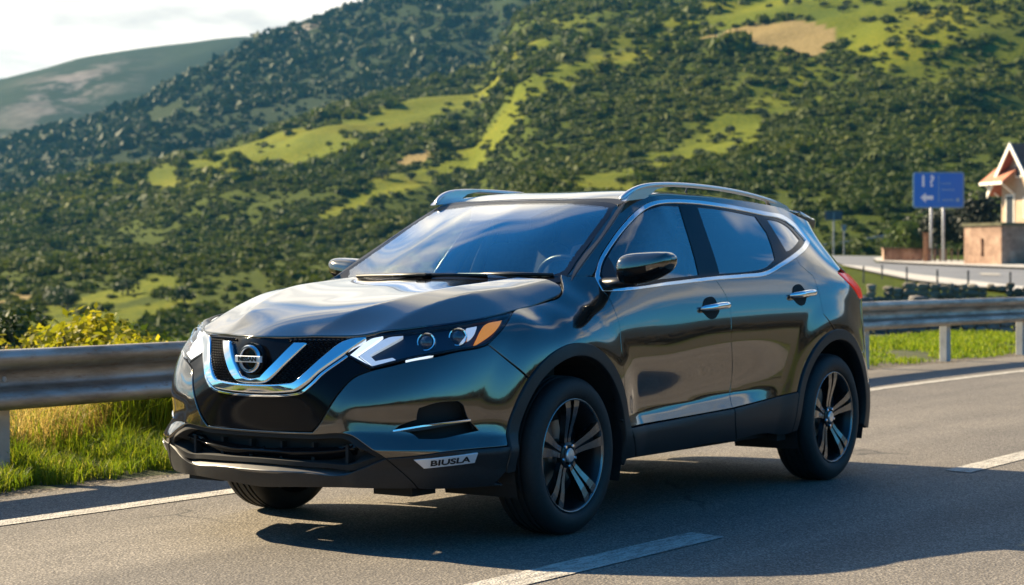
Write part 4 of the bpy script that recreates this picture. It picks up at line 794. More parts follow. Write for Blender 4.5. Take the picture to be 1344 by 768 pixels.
# side glass: frame, chrome, panes
panel('window_chrome', pl['chrome_out'], BD, M['chrome'], car, off=.005, gap=.0005, holes=[pl['chrome_in']], mirror=True, bevel=(.003, .004), step=.008, grid=.03)
panel('window_frame', pl['chrome_in'], BD, M['gloss_black'], car, off=-.004, gap=-.004, holes=[pl['glass_front'], pl['glass_rear'], pl['glass_quarter']], mirror=True)
panel('front_side_window', pl['glass_front'], BD, M['side_glass'], car, off=-.008, gap=-.004, flange=.004, mirror=True)
panel('rear_side_window', pl['glass_rear'], BD, M['glass_dark'], car, off=-.008, gap=-.004, flange=.004, mirror=True)
panel('quarter_window', pl['glass_quarter'], BD, M['glass_dark'], car, off=-.008, gap=-.004, flange=.004, mirror=True)
panel('mirror_base', pl['sail'], BD, M['satin_black'], car, off=.004, gap=.001, mirror=True)
# tail: hatch with rear window, lamps, bumper
ST = S_MAX
def both(P): return P + [(2 * ST - a, b) for a, b in P[::-1]]
hp = [(4.80, .70), (4.79, .84), (4.795, .98), (5.05, .99), (5.05, 1.13), (4.80, 1.135), (4.72, 1.165), (4.80, 1.2), (4.855, 1.262), (4.89, 1.346), (4.945, 1.41)]
hw = [(5.0, 1.17), (4.95, 1.20), (4.955, 1.262), (5.0, 1.346), (5.05, 1.385)]
hatch = panel('tailgate', both(hp), BD, M['paint'], car, holes=[both(hw)])
panel('rear_window', both(hw), BD, M['glass_dark'], car, off=-.004, gap=-.003, flange=.004)
lamps = panel('tail_lamp', pl['tail'], BD, M['red_lens'], car, off=.006, mirror=True, bevel=(.004, .010), flange=.03)
rb = [(4.6139, .677)] + [(4.62, .66), (4.672, .60), (4.71, .52), (4.73, .50), (4.95, .50), (5.3, .50)]
rb = [q for q in rb] + [(5.3, .695), (4.80, .695), (4.70, .695)]
def arc_pts(r, a0, a1, n, xc=-WB):
    out = []
    for a in np.radians(np.linspace(a0, a1, n)):
        x = xc + r * math.cos(a); z = WR + r * math.sin(a); s = s_of_x(x)
        for _ in range(6): s += body(np.array([[s, z]]))[0][0] - x
        out.append((s, z))
    return out
ar = arc_pts(.478, 136, 160, 8)
panel('rear_bumper', both(ar + [(4.95, .505), (5.3, .505)])[:len(ar) + 2] + [(2 * ST - 4.95, .505)] + [(2 * ST - a, b) for a, b in ar[::-1]] + [(2 * ST - 4.76, .695), (4.76, .695)], BD, M['paint'], car, raw=False, flange=.03)
ar2 = arc_pts(.478, 161, 188, 8)
lowr = ar2 + [(4.75, .25), (4.95, .24), (5.3, .24)]
panel('rear_bumper_cladding', lowr + [(2 * ST - a, b) for a, b in lowr[::-1]] + [(2 * ST - 4.95, .498), (4.95, .498)], BD, M['cladding'], car, off=.003, flange=.03)
mb = MB(); sp = [(-3.10, .50), (-3.18, .46), (-3.235, .40), (-3.255, .2), (-3.26, 0)]; spf = sp + [(x, -y) for x, y in sp[::-1] if y > 0] + [(-3.05, -.545), (-3.05, .545)]
pp = []
SPL = [(-2.93, .55), (-3.10, .535), (-3.24, .50), (-3.31, .45), (-3.34, .2), (-3.345, 0)]
SPF = SPL + [(x, -y) for x, y in SPL[::-1] if y > 0]
panel('roof_spoiler', SPF, lambda q, o=0.0: roof(q, o) - np.stack([0 * q[:, 0], 0 * q[:, 0], .02 * np.clip(-q[:, 0] - 3.0, 0, 1)], 1), M['paint'], car, off=.016, gap=0, flange=.07, bevel=(.004, .010))

# black cladding: wheel arches, sills, corners
def ring(o, i): return [tuple(a) for a in o] + [tuple(a) for a in i[::-1]]
for nm, o, i in (('front_arch_trim', 'arch_front_o', 'arch_front_i'), ('rear_arch_trim', 'arch_rear_o', 'arch_rear_i')):
    panel(nm, ring(pl[o], pl[i]), BD, M['cladding'], car, off=.011, gap=0, mirror=True, bevel=(.004, .006), flange=.05, grid=.02)
panel('sill_end_trim', pl['sill_front_piece'], BD, M['cladding'], car, off=.006, mirror=True, bevel=(.003, .004))
panel('front_sill_trim', pl['sill_front'], BD, M['cladding'], car, off=.008, mirror=True, bevel=(.004, .006), flange=.04)
panel('rear_sill_trim', pl['sill_rear'], BD, M['cladding'], car, off=.008, mirror=True, bevel=(.004, .006), flange=.04)
panel('bumper_corner_trim', pl['corner_cladding'], BD, M['cladding'], car, off=.004, mirror=True, bevel=(.003, .004), flange=.04)
panel('lower_valance', pl['valance'], BD, M['cladding'], car, off=.0, bevel=(.003, .004), flange=.06)
def skid_off(Q): return .0 - .045 * sstep(.322, .352, Q[:, 1]) + .012
def body_off(q, off=0.0): return BD(q, off)
def skidfn(q, off=0.0):
    q = np.asarray(q, float); return BD(q, .006 - .045 * np.clip((q[:, 1] - .322 + .035 * np.clip(np.abs(q[:, 0]) - .1, 0, 1)) / .034, -.2, 1.2))
panel('skid_plate', pl['skid'], skidfn, M['skid'], car, gap=0, bevel=(.002, .006), flange=.03, grid=.012)
# lower intake, its slat and the dividers behind it
intake = panel('lower_intake', pl['intake'], BD, M['dark'], car, off=-.075, gap=-.02, flange=.0)
panel('intake_surround', pl['intake'], lambda q, o=0.0: BD(q, -.012), M['dark'], car, gap=-.003, holes=[[(a * .955, .352 + (b - .352) * .80 + .012) for a, b in pl['intake']]], flange=.06)
panel('intake_slat', pl['slat'], lambda q, o=0.0: BD(q, -.018 - 1.1 * np.clip(q[:, 1] - .400, 0, .03)), M['gloss_black'], intake, gap=0, bevel=(.002, .003), flange=.05, grid=.012)
for yy in (-.42, -.25, -.085, .085, .25, .42): MB().box((.965 - .12 * abs(yy) ** 2, yy, .385), (.06, .014, .11)).build('intake_divider', M['dark'], intake)
# grille panel with the V bars, mesh and badge
gp = panel('grille_panel', pl['gloss_panel'], BD, M['gloss_black'], car, off=-.003, gap=.002, bevel=(.004, .006))
# mesh: small raised hexagonal cells
mesh_poly = pl['mesh']; Vh = []; Fh = []
iv = np.array(pl['innerV']); 
inner_clear = [(a * 1.06, b - .004) for a, b in pl['innerV'] if True]
half_in = [q for q in pl['innerV'] if q[0] >= 0]
innerfill = [(0, .684)] + [(.0 + max(a, 0) * 1.03, b) for a, b in pl['innerV'][1:5]] + [(0, .874)]
innerpoly = innerfill + [(-a, b) for a, b in innerfill[::-1] if a > 0]
row = 0; zc = .672
qs = []
while zc < .872:
    sc = -.52 + (row % 2) * .0105
    while sc < .52:
        qs.append((sc, zc)); sc += .021
    zc += .0105; row += 1
qs = np.array(qs); k = in_poly(qs[:, 0], qs[:, 1], mesh_poly) & ~in_poly(qs[:, 0], qs[:, 1], innerpoly); qs = qs[k]
ang = np.linspace(0, 2 * np.pi, 7)[:-1]
ro_ = np.stack([np.cos(ang) * .0102, np.sin(ang) * .0058], 1); ri_ = ro_ * .60
O, _ = frame(BD, (qs[:, None] + ro_[None]).reshape(-1, 2), .004); Iq, _ = frame(BD, (qs[:, None] + ri_[None]).reshape(-1, 2), .011); I2, _ = frame(BD, (qs[:, None] + ri_[None] * .8).reshape(-1, 2), .0)
V = np.vstack([O, Iq, I2]); n6 = len(O); F = []
for c_ in range(len(qs)):
    for k in range(6):
        a, b = c_ * 6 + k, c_ * 6 + (k + 1) % 6
        F.append((a, b, n6 + b, n6 + a)); F.append((n6 + a, n6 + b, 2 * n6 + b, 2 * n6 + a))
mesh_obj('grille_mesh', V, F, M['mesh_black'], gp, smooth=False)
def ovfn(q, o=0.0):
    return BD(q, o)
panel('outer_chrome_bar', pl['outerV'], BD, M['chrome'], gp, off=.022, gap=.001, bevel=(.008, .012), flange=.03, grid=.012, step=.008)
panel('chrome_outline', pl['trimV'], BD, M['chrome'], gp, off=.007, gap=.0, bevel=(.001, .003), flange=.012, grid=.012, step=.008)
panel('inner_chrome_bar', pl['innerV'], BD, M['chrome'], gp, off=.024, gap=.001, bevel=(.007, .012), flange=.03, grid=.012, step=.008)
Mb = Matrix.Translation((1.087, 0, .783)) @ Matrix.Rotation(R(90), 4, 'Z') @ Matrix.Rotation(R(86), 4, 'X')     # local x to the car's left, y up, z forwards
Mb = Matrix(((0, 0, 1, 1.087), (1, 0, 0, 0), (0, 1, 0, .783), (0, 0, 0, 1)))
badge = MB().lathe([(.042, 0), (.042, .010), (.046, .015), (.053, .015), (.058, .009), (.058, 0)], Mb, 56).build('badge', M['chrome'], gp, sharp=50)
MB().lathe([(0, -.028), (.068, -.028), (.066, -.006), (.0, -.002)], Mb, 40).build('badge_disc', M['gloss_black'], badge, sharp=40)
MB().prism([(-.068, -.0135), (.068, -.0135), (.068, .0135), (-.068, .0135)], .004, .019, Mb, .003).build('badge_bar', M['plate'], badge)
V, F = text_mesh('NISSAN', .0265, .0015)
V = [tuple(Mb @ Vector((x * 1.12, y, z + .0208))) for x, y, z in V]
mesh_obj('badge_lettering', V, F, M['letter'], badge, smooth=False)
# headlamps
hl = panel('headlamp', pl['headlight'], BD, M['lens'], car, off=.002, gap=.0025, mirror=True, flange=.004, bevel=(.001, .002))
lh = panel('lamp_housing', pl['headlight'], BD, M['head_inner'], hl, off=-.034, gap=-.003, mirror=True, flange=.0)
lh[1].data.materials[0] = M['guide']     # sunlit look of the far housing painted in with this pale, glowing material
panel('lamp_bezel', pl['headlight'], BD, M['gloss_black'], hl, off=-.003, gap=-.001, mirror=True, flange=.03, holes=[inset(np.array(pl['headlight'])[::(1 if area2(np.array(pl['headlight'])) > 0 else -1)], .007).tolist()])
for nm in ('drl_a', 'drl_b', 'drl_strip', 'reflector'):
    panel({'drl_a': 'light_guide', 'drl_b': 'light_guide', 'drl_strip': 'light_strip', 'reflector': 'reflector'}[nm], pl[nm], BD, M['guide' if nm in ('drl_b', 'reflector') else 'white_lens'], hl, off=-.006, gap=0, mirror=True, flange=.02, grid=.01, step=.006, bevel=(.002, .004))
panel('turn_signal', pl['amber'], BD, M['amber'], hl, off=-.006, gap=0, mirror=True, flange=.02, grid=.012)
for nm in ('proj_a', 'proj_b'):
    s, z = pl[nm][0]; P, N = frame(BD, np.array([[s, z]]), -.018); n = Vector(N[0])
    n = (n * .5 + Vector((1, .25, 0)) * .9).normalized()
    for sg in (1, -1):
        nn = Vector((n.x, n.y * sg, n.z)); Mx = Matrix.Translation((P[0][0], P[0][1] * sg, P[0][2])) @ nn.to_track_quat('Z', 'Y').to_matrix().to_4x4()
        q = hl[0 if sg > 0 else 1]
        b = MB().lathe([(.040, -.03), (.040, -.002), (.037, .003), (.033, .002), (.030, -.008)], Mx, 36).build('projector_ring', M['chrome'], q, sharp=50)
        MB().lathe([(.030, -.008), (.026, .002), (.017, .009), (.008, .012), (0, .013)], Mx, 36).build('projector_lens', mat('projector_glass', (.03, .04, .06), .03, .0, Coat_Weight=1.0) if 'pg' not in M else M['pg'], b, smooth=True)
        M['pg'] = b.children[0].data.materials[0]
# fog-lamp pocket and blade, plate with the name
panel('fog_pocket', pl['fog_hole'], BD, M['dark'], car, off=-.055, gap=-.012, mirror=True, flange=.0)
panel('fog_blade', pl['fog_blade'], BD, M['satin_black'], car, off=-.004, gap=0, mirror=True, flange=.06, grid=.01, step=.008, bevel=(.002, .003))
bt = [(a, .5 * (b + .0)) for a, b in pl['fog_blade']]
fb = np.array(pl['fog_blade']); top = fb[:3]; top = np.vstack([top, top[::-1] - [0, .006]])
panel('blade_edge', top.tolist(), BD, M['chrome'], car, off=.003, gap=0, mirror=True, flange=.012, grid=.01, step=.01, bevel=(.001, .002))
pocket_lamp = None
plates = panel('name_plate', pl['fog_badge'], BD, M['plate'], car, off=.010, gap=.001, mirror=True, flange=.016, bevel=(.002, .003), grid=.015)
plo = np.array(pl['fog_badge']); 
V, F = text_mesh('BIUSLA', .042, .0010); V = np.array(V)
w_ = V[:, 0].max() - V[:, 0].min(); sC = plo[:, 0].mean() + .006; 
ztop = lambda s: np.interp(s, [plo[0, 0], plo[1, 0]], [plo[0, 1], plo[1, 1]]); zbot = lambda s: np.interp(s, [plo[3, 0], plo[2, 0]], [plo[3, 1], plo[2, 1]])
ss = sC + V[:, 0] / w_ * .165
zz_ = zbot(ss) + (V[:, 1] - V[:, 1].min()) / (V[:, 1].max() - V[:, 1].min()) * (ztop(ss) - zbot(ss)) * .60 + (ztop(ss) - zbot(ss)) * .20
for sg in (1, -1):
    # letters run from the nose backwards on the left side, and the other way round on the right
    s2 = ss if sg > 0 else 2 * sC - ss
    X, N = frame(BD, np.stack([s2, zz_], 1), .0115); X = X + N * (V[:, 2:3])
    X = X * [1, sg, 1]
    mesh_obj('lettering', X, F, M['letter'], plates[0 if sg > 0 else 1], smooth=False)
# door handles
for nm, cup, doors in (('handleF', 'cupF', fdoor), ('handleR', 'cupR', rdoor)):
    panel('handle_cup', pl[cup], BD, M['dark'], doors, off=.0022, gap=0, mirror=True, flange=.001, bevel=(.0005, .0005), grid=.02, corner=60)
    h = np.array(pl[nm]); s0, s1 = h[:, 0].min(), h[:, 0].max(); zc0, zc1 = h[[0, 7], 1].mean(), h[[3, 4], 1].mean()
    P = []; rr = []
    for i in range(13):
        f = i / 12; s = s0 + (s1 - s0) * f; z = zc0 + (zc1 - zc0) * f + .006 * math.sin(f * math.pi)
        b, n = frame(BD, np.array([[s, z]]), .004 + .040 * min(1, math.sin(f * math.pi) * 1.5)); P.append(b[0]); rr.append(.0115 + .006 * math.sin(f * math.pi) ** .5 if 0 < f < 1 else .008)
    for sg in (1, -1):
        MB().tube([(a, b * sg, c_) for a, b, c_ in P], rr, 14, flat=.8).build('door_handle', M['chrome'], doors[0 if sg > 0 else 1], smooth=True)
# roof rails
def rail(sg):
    mb = MB(); base = []; topc = []
    pts = [(-.945, .553, 1.490), (-.985, .566, 1.520), (-1.04, .576, 1.546), (-1.12, .583, 1.566), (-1.25, .588, 1.580), (-1.45, .590, 1.588), (-1.7, .590, 1.588), (-1.95, .588, 1.581), (-2.2, .582, 1.566), (-2.42, .574, 1.545), (-2.58, .566, 1.524), (-2.70, .560, 1.500), (-2.76, .556, 1.482)]
    hw_ = .014; V = []; F = []
    pts = [(x, y, z - (.010 if sg > 0 else .020) * math.sin(math.pi * min(1, max(0, (-.945 - x) / 1.815))) ** .6) for x, y, z in pts]
    for i, (x, y, z) in enumerate(pts):
        f = i / (len(pts) - 1); hgt = .030
        for dy, dz in ((-hw_, -.012), (-hw_, .004), (-hw_ * .6, .012), (hw_ * .6, .012), (hw_, .004), (hw_, -.012)): V.append((x, (y + dy) * sg, z + dz))
    n = 6
    for i in range(len(pts) - 1):
        for k in range(n):
            a = (i * n + k, i * n + (k + 1) % n, (i + 1) * n + (k + 1) % n, (i + 1) * n + k); F.append(a if sg < 0 else a[::-1])
    F.append(tuple(range(n)) if sg > 0 else tuple(range(n))[::-1]); e = (len(pts) - 1) * n; F.append(tuple(e + k for k in range(n))[::-1] if sg > 0 else tuple(e + k for k in range(n)))
    o = mesh_obj('roof_rail', V, F, M['satin_silver'], car); o.data.set_sharp_from_angle(angle=R(50))
    bv = o.modifiers.new('round', 'SUBSURF'); bv.levels = 1; bv.render_levels = 2
    # front foot and rear foot
    for nm, P in (('front', [(-.945, 1.482), (-.985, 1.512), (-1.04, 1.540), (-1.12, 1.560), (-1.28, 1.575), (-1.38, 1.572), (-1.24, 1.548), (-1.14, 1.50)]), ('rear', [(-2.76, 1.478), (-2.70, 1.505), (-2.58, 1.530), (-2.50, 1.540), (-2.47, 1.525), (-2.53, 1.49)])):
        mb = MB(); Mx = Matrix(((1, 0, 0, 0), (0, 0, -1, 0), (0, 1, 0, 0), (0, 0, 0, 1)))
        yb = .575 if nm == 'front' else .566
        mb.prism(P, -.013, .013, Matrix.Translation((0, yb * sg, 0)) @ Mx, .003); mb.build('rail_foot', M['satin_silver'], o)
    return o
rail(1); rail(-1)
MB().lathe([(.022, 0), (.018, .012), (.008, .022), (.006, .03), (.0045, .13), (0, .131)], Matrix.Translation((-2.55, 0, 1.538)) @ Matrix.Rotation(R(-35), 4, 'Y'), 12).build('antenna', M['satin_black'], car, smooth=True)
# door mirrors
def mirror(sg, door):
    prof = [(-.00, .0, .0), ]
    n = 20; V = []; F = []
    ys = np.linspace(0, 1, 15); 
    for f in ys:
        y = .855 + .262 * f
        e = max(1 - abs(2 * f - 1) ** 3.2, .0) ** .5
        top = 1.160 + .012 * f ; bot = 1.010 + .075 * f ** 2.2
        cz = (top + bot) / 2; hz = (top - bot) / 2 * (.55 + .45 * e) * (1 if 0 < f < 1 else .55)
        xc = -.445 - .045 * f; hx = .085 * (.45 + .55 * e)
        for k in range(n):
            th = 2 * math.pi * k / n; c_, s_ = math.cos(th), math.sin(th)
            px = math.copysign(abs(c_) ** .75, c_); pz = math.copysign(abs(s_) ** .8, s_)
            if px < 0: px *= .75
            V.append((xc + hx * px, y * sg, cz + hz * pz))
    for i in range(len(ys) - 1):
        for k in range(n):
            a = (i * n + k, i * n + (k + 1) % n, (i + 1) * n + (k + 1) % n, (i + 1) * n + k); F.append(a if sg < 0 else a[::-1])
    F.append(tuple(range(n)) if sg > 0 else tuple(range(n))[::-1]); e0 = (len(ys) - 1) * n; F.append(tuple(e0 + k for k in range(n))[::-1] if sg > 0 else tuple(e0 + k for k in range(n)))
    mid = [1 if np.mean([V[i][2] for i in f]) < 1.092 else 0 for f in F]
    V = [(x - (.225 if sg < 0 else 0), y + (.075 if sg < 0 else 0), z + (.045 if sg < 0 else .066)) for x, y, z in V]
    o = mesh_obj('door_mirror', V, F, None, door, mats=[M['paint'], M['gloss_black']], midx=mid)
    o.modifiers.new('round', 'SUBSURF').render_levels = 2
    dx = -.225 if sg < 0 else 0
    MB().tube([(-.44 + dx, .77 * sg, 1.085), (-.445 + dx, .86 * sg, 1.092), (-.45 + dx, .93 * sg, 1.10)], [.030, .026, .024], 14, flat=1.5).build('mirror_arm', M['satin_black'], o, smooth=True)
    return o
mirror(1, fdoor[0]); mirror(-1, fdoor[1])
# wipers
for P in ([(-.185, -.46, 1.118), (-.19, -.1, 1.126), (-.215, .28, 1.124)], [(-.24, .10, 1.128), (-.25, .38, 1.13), (-.285, .60, 1.128)]):
    w = MB().tube(P, [.009, .011, .007], 8).build('wiper', M['satin_black'], car, smooth=True)
MB().box((-.17, -.05, 1.128), (.05, .06, .014), bev=.004).build('washer_nozzle', M['satin_black'], car)
panel('scuttle', [(-.17, 0), (-.175, .2), (-.195, .4), (-.215, .55), (-.235, .66), (-.30, .66), (-.28, .4), (-.25, .0)] + [(-.28, -.4), (-.30, -.66), (-.235, -.66), (-.215, -.55), (-.195, -.4), (-.175, -.2)], lambda q, o=0.0: np.stack([q[:, 0], q[:, 1], 1.090 - .02 * np.abs(q[:, 1]) ** 2], 1), M['cladding'], car)
for sg in (1, -1):   # filler where bonnet, wing and pillar meet
    mb = MB(); mb.box((-.30, .68 * sg, 1.035), (.14, .08, .07)); mb.build('pillar_seal', M['satin_black'], car)

# wheels
def wheel(x, sg, steer=0):
    w = put('wheel'); w.parent = car; w.location = (x, .79 * sg, WR); w.rotation_euler.z = steer
    Mx = Matrix(((1, 0, 0, 0), (0, 0, sg, 0), (0, -sg, 0, 0), (0, 0, 0, 1))) if sg < 0 else Matrix(((1, 0, 0, 0), (0, 0, 1, 0), (0, -1, 0, 0), (0, 0, 0, 1)))
    Mx = Matrix(((-sg, 0, 0, 0), (0, 0, sg, 0), (0, 1, 0, 0), (0, 0, 0, 1)))   # local z outwards, local y up
    h = .1125
    prof = [(.250, -.09), (.262, -.108), (.300, -.114), (.328, -.100), (.340, -.085), (.344, -.062)]
    for g in (-.05, -.02, .02, .05):
        prof += [(.3445, g - .007), (.3370, g - .005), (.3370, g + .005), (.3445, g + .007)]
    prof += [(.344, .062), (.340, .085), (.328, .100), (.312, .109), (.300, .113), (.285, .1145), (.268, .112), (.256, .106), (.250, .098), (.246, .088)]
    mb = MB().lathe(prof, Mx, 96); mb.build('tyre', M['rubber'], w, sharp=40)
    rim = MB().lathe([(.240, -.10), (.226, -.09), (.215, -.02), (.222, .05), (.232, .085), (.2365, .092), (.2475, .1025), (.2495, .096), (.249, .085)], Mx, 80).build('rim', M['alloy_dark'], w, sharp=45)
    MB().lathe([(.2375, .0945), (.2400, .1005), (.2465, .1040), (.2490, .1000)], Mx, 80).build('rim_lip', M['alloy'], rim, smooth=True)
    # five twin spokes
    sp = MB(); pk = MB()
    for k in range(5):
        a0 = math.pi / 2 + k * 2 * math.pi / 5 + R(2)
        for s2 in (1, -1):
            P = []
            prf = [(.040, .004, .023), (.075, .0045, .025), (.12, .006, .031), (.17, .009, .041), (.21, .012, .051), (.240, .015, .059)]
            A = [(r, i) for r, i, o_ in prf]; B = [(r, o_) for r, i, o_ in prf]
            poly = [(r, i * s2) for r, i in A] + [(r, o_ * s2) for r, o_ in B[::-1]]
            ca, sa = math.cos(a0), math.sin(a0)
            n = len(A)
            # the face dips towards the hub
            face = lambda r: .070 + .030 * sstep(.05, .22, r)
            b = len(sp.V)
            pol = [(r * ca - t_ * sa, r * sa + t_ * ca, r) for r, t_ in poly]
            for (px, py, r) in pol: sp.V.append(tuple(Mx @ Vector((px, py, float(face(np.array(r))) - .028))))
            for (px, py, r) in pol: sp.V.append(tuple(Mx @ Vector((px, py, float(face(np.array(r)))))))
            m2 = len(pol)
            for j in range(m2):
                j2 = (j + 1) % m2; sp.F.append((b + j, b + j2, b + m2 + j2, b + m2 + j))
            for j in range(n - 1):
                f = (b + m2 + j, b + m2 + j + 1, b + m2 + m2 - 2 - j, b + m2 + m2 - 1 - j); sp.F.append(f)
        # dark web between the twin blades and wings beside them
        web = [(r, .030 * r / .24) for r in (.04, .12, .24)]
        pol = [(.045, .012), (.12, .02), (.238, .052), (.238, -.052), (.12, -.02), (.045, -.012)]
        pk.prism([(r * ca - t_ * sa, r * sa + t_ * ca) for r, t_ in pol], .045, .066, Mx, 0)
        pol = [(.10, .034), (.20, .058), (.238, .092), (.236, .060), (.15, .03)]
    bm_ = sp.build('spokes', M['alloy'], rim); 
    me = bm_.data; bmm = bmesh.new(); bmm.from_mesh(me); bmesh.ops.recalc_face_normals(bmm, faces=bmm.faces[:]); bmm.to_mesh(me); bmm.free()
    pw = pk.build('spoke_web', M['alloy_dark'], rim); bmm = bmesh.new(); bmm.from_mesh(pw.data); bmesh.ops.recalc_face_normals(bmm, faces=bmm.faces[:]); bmm.to_mesh(pw.data); bmm.free()
    MB().lathe([(.058, .05), (.056, .074), (.044, .078), (.040, .074)], Mx, 40).build('hub', M['alloy_dark'], rim, sharp=40)
    cap_ = MB().lathe([(.031, .07), (.031, .084), (.026, .089), (0, .091)], Mx, 32).build('hub_cap', M['satin_silver'], rim, sharp=40)
    for k in range(5):
        a = math.pi / 2 + R(38) + k * 2 * math.pi / 5
        MB().lathe([(.0085, .05), (.0085, .080), (.006, .084), (0, .084)], Mx @ Matrix.Translation((.048 * math.cos(a), .048 * math.sin(a), 0)), 8).build('wheel_nut', M['chrome'], rim)
    MB().lathe([(.07, .0), (.150, .0), (.152, .006), (.150, .012), (.07, .012), (.06, .03), (0, .03)], Mx, 60).build('brake_disc', M['disc'], w, sharp=40)
    MB().lathe([(0, -.02), (.236, -.02)], Mx, 40).build('wheel_back', M['dark'], w)
    cal = MB(); 
    cal.prism([(.10 * math.cos(a), .10 * math.sin(a)) for a in np.linspace(R(120 if x > -1 else 60), R(170 if x > -1 else 10), 8)] + [(.172 * math.cos(a), .172 * math.sin(a)) for a in np.linspace(R(170 if x > -1 else 10), R(120 if x > -1 else 60), 8)], -.02, .035, Mx, .006)
    cal.build('brake_caliper', M['skid'], w, sharp=30)
    return w
for x, sg in ((0, 1), (-WB, 1), (0, -1), (-WB, -1)): wheel(x, sg)
# wheel wells, floor and underside
for xc in (0, -WB):
    for sg in (1, -1):
        mb = MB(); b = len(mb.V); n = 28
        for a in np.radians(np.linspace(-20, 200, n)):
            for y in (.50, .875): mb.V.append((xc + .432 * math.cos(a), y * sg, WR + .432 * math.sin(a)))
        for i in range(n - 1): mb.F.append((b + 2 * i, b + 2 * i + 1, b + 2 * i + 3, b + 2 * i + 2))
        c = len(mb.V); mb.V += [(xc + .432 * math.cos(a), .50 * sg, WR + .432 * math.sin(a)) for a in np.radians(np.linspace(-20, 200, n))]; mb.F.append(tuple(range(c, c + n))); mb.build('wheel_well', M['dark'], car)
mb = MB(); mb.box((-.0 + .50, 0, .50), (.55, .95, .50)); mb.box((-1.32, 0, .335), (1.75, 1.52, .13)); mb.box((-2.95, 0, .45), (.7, .95, .40)); mb.box((-1.3, 0, .285), (4.0, .9, .08)); mb.box((-2.98, .0, .31), (.25, 1.3, .06))
mb.box((.72, .52, .255), (.16, .20, .06)); mb.box((.72, -.52, .255), (.16, .20, .06)); mb.box((-2.15, .74, .30), (.10, .16, .10)); mb.box((-2.15, -.74, .30), (.10, .16, .10))
mb.box((.28, 0, .77), (.62, 1.06, .18)); mb.box((-.05, 0, .70), (.10, 1.45, .60))
mb.build('underbody', M['dark'], car)
# cabin
mb = MB(); mb.box((-1.4, 0, .42), (2.6, 1.5, .06)); mb.box((-3.0, 0, .8), (.06, 1.3, .7)); mb.build('cabin_floor', M['trim'], car)
mb = MB(); mb.box((-.56, 0, .945), (.55, 1.40, .20), bev=.06); mb.box((-.36, 0, 1.035), (.30, 1.26, .05), bev=.02); mb.box((-.70, .36, 1.055), (.16, .42, .06), bev=.02); dash_ = mb.build('dashboard', M['trim'], car, sharp=40)
for sg in (1, -1):
    mb = MB(); mb.box((-1.35, .77 * sg, .82), (1.9, .05, .46), bev=.01); mb.build('door_lining', M['trim'], car)
def seat(x, y, rear=False):
    s = MB().box((x, y, .70), (.52, .50, .16), bev=.05).build('seat_cushion', M['seat'], car, sharp=60)
    Mr = Matrix.Rotation(R(-16), 4, 'Y')
    MB().box((x - .34, y, 1.00), (.15, .48, .60), Mr, bev=.05).build('seat_back', M['seat'], s, sharp=60)
    MB().box((x - .445, y, 1.365), (.11, .27, .19), Mr, bev=.045).build('headrest', M['seat'], s, sharp=60)
seat(-1.12, .37); seat(-1.12, -.37); seat(-2.0, .40); seat(-2.0, -.40)
sw = MB()
Ms = Matrix.Translation((-.80, .37, 1.045)) @ Matrix.Rotation(R(-64), 4, 'Y')
b = []; n = 40
sw.tube([Ms @ Vector((.185 * math.cos(a), .185 * math.sin(a), 0)) for a in np.linspace(0, 2 * math.pi, n)], .015, 10, cap=False)
sw.box(Ms.translation, (.02, .30, .05), Ms.to_3x3().to_4x4()); sw.build('steering_wheel', M['satin_black'], car, smooth=True)
MB().box((-.83, .0, 1.385), (.03, .22, .07), bev=.015).build('interior_mirror', M['satin_black'], car)
mb = MB()
for sg in (1, -1):
    mb.tube([(-1.50, .77 * sg, .95), (-1.56, .71 * sg, 1.2), (-1.60, .59 * sg, 1.46)], [.05, .045, .04], 8, flat=.5)
    mb.tube([(-2.75, .74 * sg, 1.05), (-2.85, .62 * sg, 1.3), (-2.9, .50 * sg, 1.44)], [.06, .05, .04], 8)
mb.build('pillar_lining', M['beige'], car, smooth=True)
panel('headlining', [(-1.0, .50), (-1.3, .55), (-2.8, .52), (-3.0, .4), (-3.0, -.4), (-2.8, -.52), (-1.3, -.55), (-1.0, -.50)], roof, M['beige'], car, off=-.03)

# ---------------------------------------------------------------- guardrail
M['galv'] = mat('weathered_galvanised_steel', (.42, .41, .39), .42, .85); t = NT(M['galv']); v = t.geo()
w1 = t.noise(t.geo((.6, .6, 3)), 3.5, 6, .65); w2 = t.noise(t.geo((1, 1, 5)), 9, 5, .7)
c = t.ramp(w1, [(.30, (.21, .18, .14)), (.55, (.42, .38, .32)), (.75, (.54, .51, .46))])
c = t.mix(t.ramp(w2, [(.58, (0, 0, 0)), (.68, (.85, .85, .85))]), c, (.19, .105, .050, 1))
t.set(Base_Color=c, Roughness=t.ramp(w1, [(.3, (.62, .62, .62)), (.7, (.36, .36, .36))]), Metallic=t.ramp(w2, [(.57, (.75, .75, .75)), (.68, (.1, .1, .1))]))
t.bump(t.noise(v, 40, 4), .12, .004)
def rail_y(x): return -2.78 - .97 * float(sstep(-1, -12.5, x)) + .22 * float(sstep(-14, -19, x))
def rail_top(x): return .715 + .055 * float(sstep(0, -10, x))
gr = empty('guardrail', (-5, rail_y(-5), 0), label='weathered W-beam steel guardrail on posts running behind the parked car', cat='guardrail', group=None)
prof = [(0.0, 0.0), (.022, -.006), (.040, -.028), (.042, -.055), (.020, -.088), (-.050, -.118), (-.062, -.160), (-.050, -.202), (.020, -.232), (.042, -.265), (.040, -.292), (.022, -.314), (0, -.320)]
